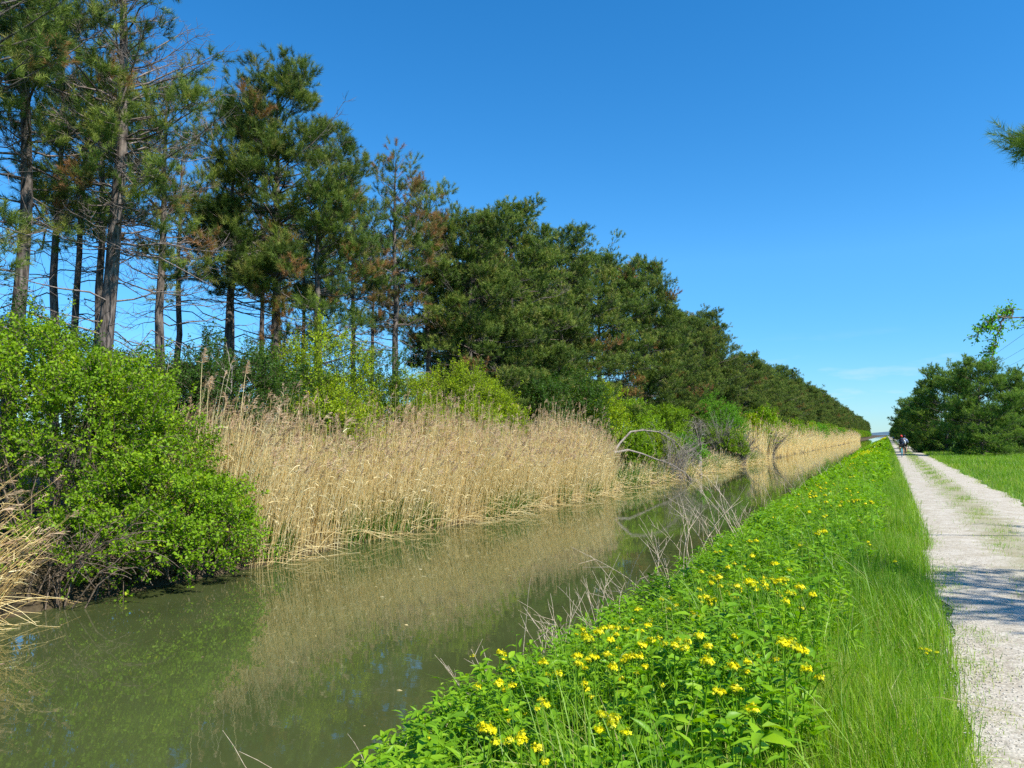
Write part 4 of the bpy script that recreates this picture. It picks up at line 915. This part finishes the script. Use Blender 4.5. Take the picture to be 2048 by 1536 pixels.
PICK = [(950, 1312, 3, 'tall yellow flowering plant leaning out over the water, second from the bottom left'), (1000, 1306, 1, 'tall twin-headed yellow plant against the water beside the pale dry stalk'),
 (862, 1350, 4, 'single small-headed yellow plant furthest out over the dark water'), (975, 1462, 1, 'low yellow plant at the bottom left corner of the flower bank'), (1040, 1474, 0, 'yellow plant with clustered heads in the bottom row'),
 (1076, 1408, 4, 'round yellow flower head alone above the bottom row'), (1094, 1484, 2, 'small yellow plant closing the bottom row at its right'), (1182, 1262, 1, 'bright yellow plant at the water edge beside a dry twig tangle'),
 (1214, 1252, 3, 'full yellow plant right of the dry twig tangle'), (1156, 1310, 0, 'yellow plant just below the pair at the water edge'), (1256, 1316, 2, 'lone yellow head in the dark leaves below the water-edge pair'),
 (1350, 1292, 3, 'large yellow flower cluster in the long blue-green grass'), (1383, 1266, 1, 'upper yellow cluster beside the large one in long grass'), (1396, 1322, 4, 'single yellow head below the large cluster in long grass'),
 (1228, 1432, 3, 'yellow plant with two heads near the bottom centre of the bank'), (1515, 1322, 2, 'short yellow plant before the wide cluster in grass'), (1466, 1336, 4, 'small yellow plant between grass and the large cluster'),
 (1470, 1374, 0, 'small yellow head deep in the grass below the others'), (1505, 1408, 4, 'lowest yellow head standing in the grass'), (1566, 1288, 3, 'wide open yellow plant with loose heads at the grass border'),
 (1600, 1326, 2, 'small yellow plant right under the wide open one'), (1850, 1294, 3, 'lone yellow plant at the gravel edge far from the others'), (1508, 1160, 1, 'left plant of the bright yellow row halfway up the bank'),
 (1530, 1168, 0, 'second plant of the bright yellow row halfway up the bank'), (1562, 1160, 3, 'fullest plant of the bright yellow row halfway up the bank'), (1585, 1172, 1, 'last plant of the bright yellow row halfway up the bank'),
 (1440, 1150, 1, 'yellow cluster left of the bright row nearer the water'), (1560, 1202, 4, 'yellow head below the bright row'), (1440, 1102, 0, 'small yellow plant near the dry twigs at the water'),
 (1320, 1082, 2, 'yellow plant poking above the bank edge against the water'), (1786, 1120, 4, 'orange-yellow lone head in the path-side grass'), (1742, 1082, 2, 'pale yellow plant close to the path-side grass'),
 (1715, 1000, 3, 'bright yellow cluster high up the bank toward the path'), (1746, 1002, 1, 'yellow plant right of the high bright cluster'), (1652, 1030, 0, 'yellow plant below and left of the high bright cluster'), (1652, 1062, 3, 'yellow cluster under the high bright cluster'), (1538, 996, 4, 'yellow head on the bank rim against the reflections')]
SMALL = {(1850, 1294): .45, (1786, 1120): .7, (1742, 1082): .7}
rr = random.Random(21); cnt = 0
for u, v, k, lab in PICK:
    sc = rr.uniform(.9, 1.1) * SMALL.get((u, v), 1); p = on_bank(u, v, FL[k][3] * sc); place_flower(FL[k], (p[0], p[1], float(terr(p[0], p[1])) - .02), lab, G1, rr.uniform(0, 6.28), sc); cnt += 1
while cnt < 285:
    y = 4.2 + 60 * rr.random() ** 1.7; x = rr.triangular(-3.4, -.3, -1.5)
    if math.sin(x * 1.7 + y * .6) + math.sin(y * .37) < rr.uniform(-1.9, .3): continue
    k = rr.choice([0, 2, 2, 4, 4, 4, 2]); sc = rr.uniform(.65, 1.1)
    place_flower(FL[k], (x, y, float(terr(x, y)) - .02), 'small yellow flowering plant scattered among the green bank leaves', 'scattered small yellow plants', rr.uniform(0, 6.28), sc); cnt += 1
def far_flowers():
    rng = np.random.default_rng(77); mb = MB(); n = 1000; y = 60 + 500 * rng.random(n) ** 1.5; x = rng.triangular(-3.3, -1.6, -.5, n); z = terr(x, y) + rng.uniform(.42, .68, n)
    k = 4; C = np.repeat(np.stack([x, y, z], -1), k, 0) + rng.normal(0, .035, (n * k, 3)); d = norm(rng.normal(size=C.shape)); d[:, 2] *= .3
    s = .085 + .0004 * np.repeat(y, k); V, F = rhombs(C, d, norm(rng.normal(0, .5, C.shape) + [0, 0, 1]), s, s * .8); mb.add(V, F, rng.uniform(0, .8, len(C)))
    tag(mb.build('flowers', M_PETAL), 'far yellow blossom dotting the bank toward the horizon', 'flowers', None, 'stuff')
far_flowers()

# dry stalks on the near bank
def dry_clump(seed, u, x, vtop, n, label, spread=.3, lean=(-.3, .1), curl=.25):
    rng = np.random.default_rng(seed); y, D = depth_y(u, x); z = float(terr(x, y)); mb = MB(); p = (x, y)
    h = (CAM_H - (vtop - VPY) / F_PX * D) - z
    o = empty('dry_stalks', (x, y, z), label, 'dry stalks', 'dead plant stalks on the near bank')
    q = np.linspace(0, 1, 9)[:, None]; pl, pr = [], []
    for k in range(n):
        s = np.array([rng.normal(0, spread), rng.normal(0, spread * 1.3), 0]) if n > 1 else np.zeros(3); s[2] = float(terr(p[0] + s[0], p[1] + s[1])) - z - .03
        vv = np.array([lean[0] + rng.normal(0, .28), lean[1] + rng.normal(0, .35), 1.0]); l_ = h * rng.uniform(.6, 1.12) if n > 1 else h * 1.05
        Q = s + norm(vv) * l_ * q; Q[:, :2] += np.array([rng.normal(0, curl), rng.normal(0, curl)]) * q ** 2.2 * l_; Q[:, 2] -= curl * .5 * l_ * q[:, 0] ** 2.5 * rng.random(); Q += np.cumsum(rng.normal(0, .006, Q.shape), 0) * l_
        pl.append(Q); pr.append((.0024 + .00036 * min(D, 18)) * (1 - .65 * q[:, 0]))
        for _ in range(3 if n > 2 else 0):
            f = rng.uniform(.35, .95); p1 = np.array([np.interp(f, q[:, 0], Q[:, j]) for j in range(3)]); w = norm(vv + rng.normal(0, .6, 3)); l3 = l_ * rng.uniform(.1, .35); pl.append(p1 + w * l3 * q); pr.append((.0014 + .00025 * min(D, 18)) * (1 - .6 * q[:, 0]))
    V, F, _ = tubes(np.array(pl), np.array(pr), 5); mb.add(V, F)
    part('stems', mb.mesh('stems', M_DRY, True), o)
dry_clump(1, 1030, -3.3, 1145, 1, 'single tall pale dry stalk curving up over the water', lean=(-.08, .0), curl=.10)
dry_clump(2, 1010, -3.3, 1270, 9, 'low tangle of dry twigs at the foot of the tall pale stalk', .18)
dry_clump(3, 1130, -3.4, 1190, 16, 'brown twig tangle at the water left of the bright flower pair', .28)
dry_clump(4, 1190, -3.5, 1150, 10, 'thin dry stalks leaning to the water above the bright flower pair', .2)
dry_clump(5, 1305, -3.6, 1050, 17, 'large spray of pale dry stalks over the water, nearer of the two big ones', .4)
dry_clump(6, 1430, -3.7, 950, 22, 'tallest pale dry spray crossing the reflections on the water', .55)
dry_clump(7, 1520, -3.6, 985, 12, 'small pale dry spray on the bank rim beyond the tallest one', .5)
dry_clump(8, 735, -3.1, 1390, 1, 'thin lone dry stalk at the bottom left of the bank', lean=(-.25, .0), curl=.15)
dry_clump(9, 800, -3.0, 1390, 2, 'pair of curved dry stalks beside the bottom left plants', .08, lean=(-.4, .1), curl=.4)
dry_clump(10, 640, -3.45, 1390, 1, 'pale dry stalk rising out of the bottom edge over the water', lean=(-.1, -.1), curl=.08)
dry_clump(11, 930, -3.2, 1330, 6, 'bent dry stems arching out over water behind the leaning flower', .12, lean=(-.8, .1), curl=.25)
dry_clump(12, 1600, -3.6, 925, 22, 'far pale dry stems on the rim where the water narrows', 1.2)

def floating():
    rng = np.random.default_rng(88); mb = MB(); n = 420; y = 4 + 40 * rng.random(n) ** 1.3; x = -3.9 - 8.6 * rng.random(n); edge = rng.random(n) < .45; x = np.where(edge, wl(y) + np.abs(rng.normal(.1, .5, n)), x)
    a = rng.uniform(0, 6.28, n); d = np.stack([np.cos(a), np.sin(a), np.zeros(n)], -1); s = rng.uniform(.012, .05, n) * np.where(rng.random(n) < .15, 2.2, 1)
    V, F = rhombs(np.stack([x, y, np.full(n, WATER_Z + .005)], -1), d, norm(np.array([0, 0, 1.]) + rng.normal(0, .06, (n, 3))), s, s * rng.uniform(.12, .6, n), .1); mb.add(V, F, rng.choice([.3, .5, .74, .9, .98], n))
    tag(mb.build('leaves', M_REED), 'small fallen leaves and straw bits floating on the canal', 'leaves', None, 'stuff')
floating()

# ------------------------------------------------------------------ cyclists
def skin_mesh(name, joints, edges, mat, sub=2):
    me = bpy.data.meshes.new(name); names = list(joints); ix = {n: i for i, n in enumerate(names)}
    me.from_pydata([joints[n][0] for n in names], [(ix[a], ix[b]) for a, b in edges], [])
    o = bpy.data.objects.new(name, me); COL.objects.link(o)
    o.modifiers.new('skin', 'SKIN'); sv = me.skin_vertices[0].data
    for i, n in enumerate(names):
        r = joints[n][1]; r = (r, r) if not isinstance(r, tuple) else r; sv[i].radius = r
    sv[0].use_root = True
    s = o.modifiers.new('sub', 'SUBSURF'); s.levels = s.render_levels = sub
    dg = bpy.context.evaluated_depsgraph_get(); dg.update()
    out = bpy.data.meshes.new_from_object(o.evaluated_get(dg)); out.name = name
    bpy.data.objects.remove(o); out.materials.clear(); out.materials.append(mat)
    out.polygons.foreach_set('use_smooth', np.ones(len(out.polygons), bool))
    return out
def ring(mb, c, R, r, axis='x', n=28, s=7):
    a = np.linspace(0, 2 * math.pi, n + 1); P = np.stack([np.full(n + 1, c[0]), c[1] + R * np.cos(a), c[2] + R * np.sin(a)], -1); V, F, _ = tubes(P[None], np.full((1, n + 1), r), s); mb.add(V, F)
def bars(mb, segs, s=7):
    for a, b, r0, r1 in segs: V, F, _ = tubes(np.array([[a, b]], float), np.array([[r0, r1]]), s); mb.add(V, F)
def ellip(mb, c, r, nu=14, nv=9, z0=-1.0):
    u = np.linspace(0, 2 * math.pi, nu, endpoint=False); v = np.linspace(math.asin(z0), math.pi / 2, nv); U, Vv = np.meshgrid(u, v)
    X = np.stack([c[0] + r[0] * np.cos(U) * np.cos(Vv), c[1] + r[1] * np.sin(U) * np.cos(Vv), c[2] + r[2] * np.sin(Vv)], -1); i = np.arange(nu * nv).reshape(nv, nu); nx = np.roll(i, -1, 1)
    mb.add(X, np.stack([i[:-1], nx[:-1], nx[1:], i[1:]], -1).reshape(-1, 4))
M_SKIN = plain_mat('skin', (.42, .24, .16), .55); M_RUBBER = plain_mat('tyre_rubber', (.025, .025, .027), .8); M_BLACK = plain_mat('black_cloth', (.016, .016, .02), .85); M_HAIR = plain_mat('hair', (.05, .03, .02), .7); M_STEEL = plain_mat('alloy', (.45, .46, .48), .35)
M_TEAL = plain_mat('teal_paint', (.10, .36, .42), .35); M_GREY = plain_mat('grey_paint', (.08, .09, .11), .35); M_WHITE = plain_mat('white_cloth', (.78, .78, .77), .8); M_BLUE = plain_mat('pale_blue_cloth', (.30, .40, .62), .8); M_RED = plain_mat('red_helmet', (.62, .04, .03), .35); M_NAVY = plain_mat('navy_cloth', (.02, .028, .05), .8); M_WH = plain_mat('white_helmet', (.8, .8, .8), .35)
def bicycle(loc, label, paint, tyre_paint):
    o = empty('bicycle', loc, label, 'bicycle', 'bicycles on the path'); o.scale = (.94,) * 3
    for yy in (-.52, .52):
        t = MB(); ring(t, (0, yy, .34), .325, .022); w = part('wheel', t.mesh('wheel', tyre_paint, True), o)
        r = MB(); ring(r, (0, yy, .34), .295, .011, s=5); part('rim', r.mesh('rim', M_STEEL, True), w)
        s = MB(); bars(s, [((0, yy, .34), (0, yy + .29 * math.cos(a), .34 + .29 * math.sin(a)), .0025, .0025) for a in np.linspace(0, 6.28, 17)[:-1]] + [((-.05, yy, .34), (.05, yy, .34), .02, .02)], 4); part('spokes', s.mesh('spokes', M_STEEL), w)
    f = MB(); bb, sc, hd, ra, fa = (0, -.08, .29), (0, -.24, .80), (0, .36, .86), (0, -.52, .34), (0, .52, .34)
    bars(f, [(bb, (0, -.27, .9), .019, .017), (sc, (0, .34, .84), .017, .017), (bb, (0, .385, .76), .021, .021), ((0, .33, .95), (0, .40, .70), .022, .022)] + [(b, (x * .06, ra[1], ra[2]), .011, .009) for x in (-1, 1) for b in (bb, sc)] + [((x * .045, .40, .70), (x * .055, fa[1], fa[2]), .014, .010) for x in (-1, 1)])
    part('frame', f.mesh('frame', paint, True), o)
    h = MB(); bars(h, [((0, .33, .95), (0, .40, 1.02), .016, .016), ((-.29, .38, 1.03), (.29, .38, 1.03), .013, .013)] + [((x * .29, .38, 1.03), (x * .31, .24, 1.03), .015, .016) for x in (-1, 1)]); part('handlebar', h.mesh('handlebar', M_RUBBER, True), o)
    s = MB(); ellip(s, (0, -.31, .93), (.075, .14, .035)); ellip(s, (0, -.17, .93), (.03, .1, .025)); part('saddle', s.mesh('saddle', M_RUBBER, True), o)
    c = MB(); bars(c, [(bb, (.07, -.08, .29), .02, .02), ((.07, -.08, .29), (.08, -.04, .13), .011, .011), ((.05, -.04, .13), (.17, -.04, .13), .016, .016), (bb, (-.07, -.08, .29), .02, .02), ((-.07, -.08, .29), (-.08, -.12, .45), .011, .011), ((-.05, -.12, .45), (-.17, -.12, .45), .016, .016)]); part('crank', c.mesh('crank', M_STEEL, True), o)
    m = MB(); a = np.linspace(.2, 2.6, 14); V, F, _ = ribbons(np.stack([np.zeros(14), -.52 - .365 * np.cos(math.pi - a) * -1 * -1, .34 + .365 * np.sin(a)], -1)[None], np.full((1, 14), .06), np.array([[1., 0, 0]])); m.add(V, F); part('mudguard', m.mesh('mudguard', tyre_paint), o)
    return o
def rider(loc, label, shirt, sleeves, helmet, shorts):
    o = empty('person', loc, label, 'person', 'cyclists on the path'); o.scale = (.94,) * 3
    J = {'pelvis': ((0, -.28, 1.02), (.14, .11)), 'waist': ((0, -.20, 1.16), (.125, .09)), 'chest': ((0, -.05, 1.36), (.155, .105)), 'neck0': ((0, .05, 1.49), (.075, .07)), 'neck1': ((0, .09, 1.55), (.055, .055)), 'jaw': ((0, .13, 1.62), (.065, .075)), 'skull': ((0, .12, 1.71), (.078, .095)), 'crown': ((0, .10, 1.77), (.055, .065)), 'nose': ((0, .235, 1.65), .014)}
    E = [('pelvis', 'waist'), ('waist', 'chest'), ('chest', 'neck0'), ('neck0', 'neck1'), ('neck1', 'jaw'), ('jaw', 'skull'), ('skull', 'crown'), ('jaw', 'nose')]
    for s, n, kn, an in ((1, 'r', (.13, .16, .66), (.12, -.08, .22)), (-1, 'l', (-.14, .20, .86), (-.12, -.14, .53))):
        J.update({n + 'sh': ((s * .17, .0, 1.43), .06), n + 'el': ((s * .27, .12, 1.20), .042), n + 'wr': ((s * .29, .26, 1.08), .03), n + 'palm': ((s * .295, .31, 1.06), (.038, .02)),
                  n + 'hip': ((s * .10, -.25, .98), .10), n + 'kn': (kn, .062), n + 'calf': (tuple(np.array(kn) * .6 + np.array(an) * .4 + [0, -.03, 0]), .058), n + 'an': (an, .038), n + 'toe': (tuple(np.array(an) + [0, .17, -.05]), (.042, .03)), n + 'ear': ((s * .088, .10, 1.66), .014)})
        E += [('chest', n + 'sh'), (n + 'sh', n + 'el'), (n + 'el', n + 'wr'), (n + 'wr', n + 'palm'), ('pelvis', n + 'hip'), (n + 'hip', n + 'kn'), (n + 'kn', n + 'calf'), (n + 'calf', n + 'an'), (n + 'an', n + 'toe'), ('skull', n + 'ear')]
        for f in range(4):
            bx = s * (.275 + .013 * f); J[n + 'f%d' % f] = ((bx, .365, 1.05 - .004 * abs(f - 1)), .009); J[n + 'g%d' % f] = ((bx, .372 - .004 * f, 1.02), .008); E += [(n + 'palm', n + 'f%d' % f), (n + 'f%d' % f, n + 'g%d' % f)]
        J[n + 'th'] = ((s * .255, .33, 1.035), .010); E.append((n + 'palm', n + 'th'))
    part('body', skin_mesh('body', J, E, M_SKIN), o)
    g = lambda k, e=.014: (J[k][0], tuple(v + e for v in J[k][1]) if isinstance(J[k][1], tuple) else J[k][1] + e)
    up = ['waist', 'chest', 'neck0']; S = {k: g(k, .016) for k in ['pelvis', 'waist', 'chest', 'neck0', 'rsh', 'lsh']}
    ES = [('waist', 'chest'), ('pelvis', 'waist'), ('chest', 'neck0'), ('chest', 'rsh'), ('chest', 'lsh')]
    part('shirt', skin_mesh('shirt', {k: S[k] for k in ['waist', 'pelvis', 'chest', 'neck0', 'rsh', 'lsh']}, ES, shirt), o)
    for n in 'rl':
        part('sleeve', skin_mesh('sleeve', {n + 'sh': g(n + 'sh', .018), n + 'el': g(n + 'el', .018), n + 'wr': g(n + 'wr', .012)}, [(n + 'sh', n + 'el'), (n + 'el', n + 'wr')], sleeves), o)
    T = {'pelvis': g('pelvis', .022)}; ET = []
    for n in 'rl':
        k = np.array(J[n + 'hip'][0]) * .35 + np.array(J[n + 'kn'][0]) * .65; T[n + 'hip'] = g(n + 'hip', .02); T[n + 't'] = (tuple(k), .095); ET += [('pelvis', n + 'hip'), (n + 'hip', n + 't')]
    part('shorts', skin_mesh('shorts', T, ET, shorts), o)
    for n in 'rl':
        a = np.array(J[n + 'an'][0]); part('shoe', skin_mesh('shoe', {'a': (tuple(a + [0, -.03, -.05]), .05), 'b': (tuple(a + [0, .19, -.065]), (.05, .035))}, [('a', 'b')], M_BLACK), o)
    m = MB(); ellip(m, (0, .11, 1.70), (.108, .14, .125), 18, 8, -.05); ellip(m, (0, .09, 1.715), (.095, .125, .122), 18, 8, -.05); part('helmet', m.mesh('helmet', helmet, True), o)
    m = MB(); ellip(m, (0, .075, 1.66), (.084, .10, .085), 14, 7, -.6); part('hair', m.mesh('hair', M_HAIR, True), o)
    return o
def gp(u, v):
    d = ray(u, v); t = -CAM_H / d[2]; return (d[0] * t, d[1] * t, .035)
a = gp(1804, 915); bicycle(a, 'pale blue bicycle ridden by the nearest cyclist', M_TEAL, M_TEAL); rider(a, 'person cycling away in black shorts wearing a dark backpack and red helmet', M_NAVY, M_WHITE, M_RED, M_BLACK)
bp = MB(); k = np.linspace(-1, 1, 9)
ellip(bp, (0, -.235, 1.35), (.165, .10, .225), 16, 12); ellip(bp, (0, -.32, 1.27), (.12, .06, .11), 14, 9)
o = empty('backpack', a, 'dark navy backpack on the back of the nearest cyclist', 'backpack'); o.scale = (.94,) * 3; part('pack', bp.mesh('pack', M_NAVY, True), o)
st = MB(); q = np.linspace(0, math.pi, 9)
for s in (-1, 1):
    P = np.stack([np.full(9, s * .11), -.17 + .22 * np.sin(q), 1.33 + .2 * np.cos(q)], -1); V, F, _ = tubes(P[None], np.full((1, 9), .016), 5); st.add(V, F)
part('straps', st.mesh('straps', M_GREY, True), o)
b = gp(1810, 909); bicycle(b, 'dark bicycle just ahead of the pale blue one', M_GREY, M_RUBBER); rider(b, 'person cycling in a light blue shirt just ahead of the backpack wearer', M_BLUE, M_BLUE, M_NAVY, M_BLACK)
c = gp(1787.5, 885); bicycle(c, 'tiny distant bicycle under the far white-shirted rider', M_GREY, M_RUBBER); rider(c, 'tiny distant person cycling in a white shirt and white helmet', M_WHITE, M_WHITE, M_WH, M_BLACK)

# ------------------------------------------------------------------ overhead wires
M_WIRE = plain_mat('wire', (.05, .05, .055), .5)
def pole(y):
    o = empty('utility_pole', (18.3, y, 0), 'wooden utility pole carrying three wires behind the young pines', 'pole'); m = MB(); bars(m, [((0, 0, -.3), (0, 0, 15.6), .17, .10)], 12); part('post', m.mesh('post', M_GREYWOOD, True), o)
    m = MB(); bars(m, [((-2.9, 0, 15.2), (2.9, 0, 15.2), .07, .07)], 6); part('crossarm', m.mesh('crossarm', M_GREYWOOD, True), o)
    for xx in (-2.7, 0, 2.7): m = MB(); bars(m, [((xx, 0, 15.22), (xx, 0, 15.5), .05, .03)], 8); part('insulator', m.mesh('insulator', M_STEEL, True), o)
pole(210)
for x_, lab in ((15.6, 'upper-left thin wire of three running overhead at the right edge'), (18.3, 'middle thin wire of three running overhead at the right edge'), (21.0, 'lowest thin wire of three running overhead at the right edge')):
    t = np.linspace(0, 1, 40); P = np.stack([np.full(40, x_), -30 + 240 * t, 15.5 - 1.2 * 4 * t * (1 - t)], -1); m = MB(); V, F, _ = tubes(P[None], np.full((1, 40), .02), 5); m.add(V, F)
    tag(m.build('power_line', M_WIRE), lab, 'wire', 'overhead wires')
print('TRIS', sum(len(m.polygons) for m in bpy.data.meshes), 'OBJ', len(bpy.data.objects))
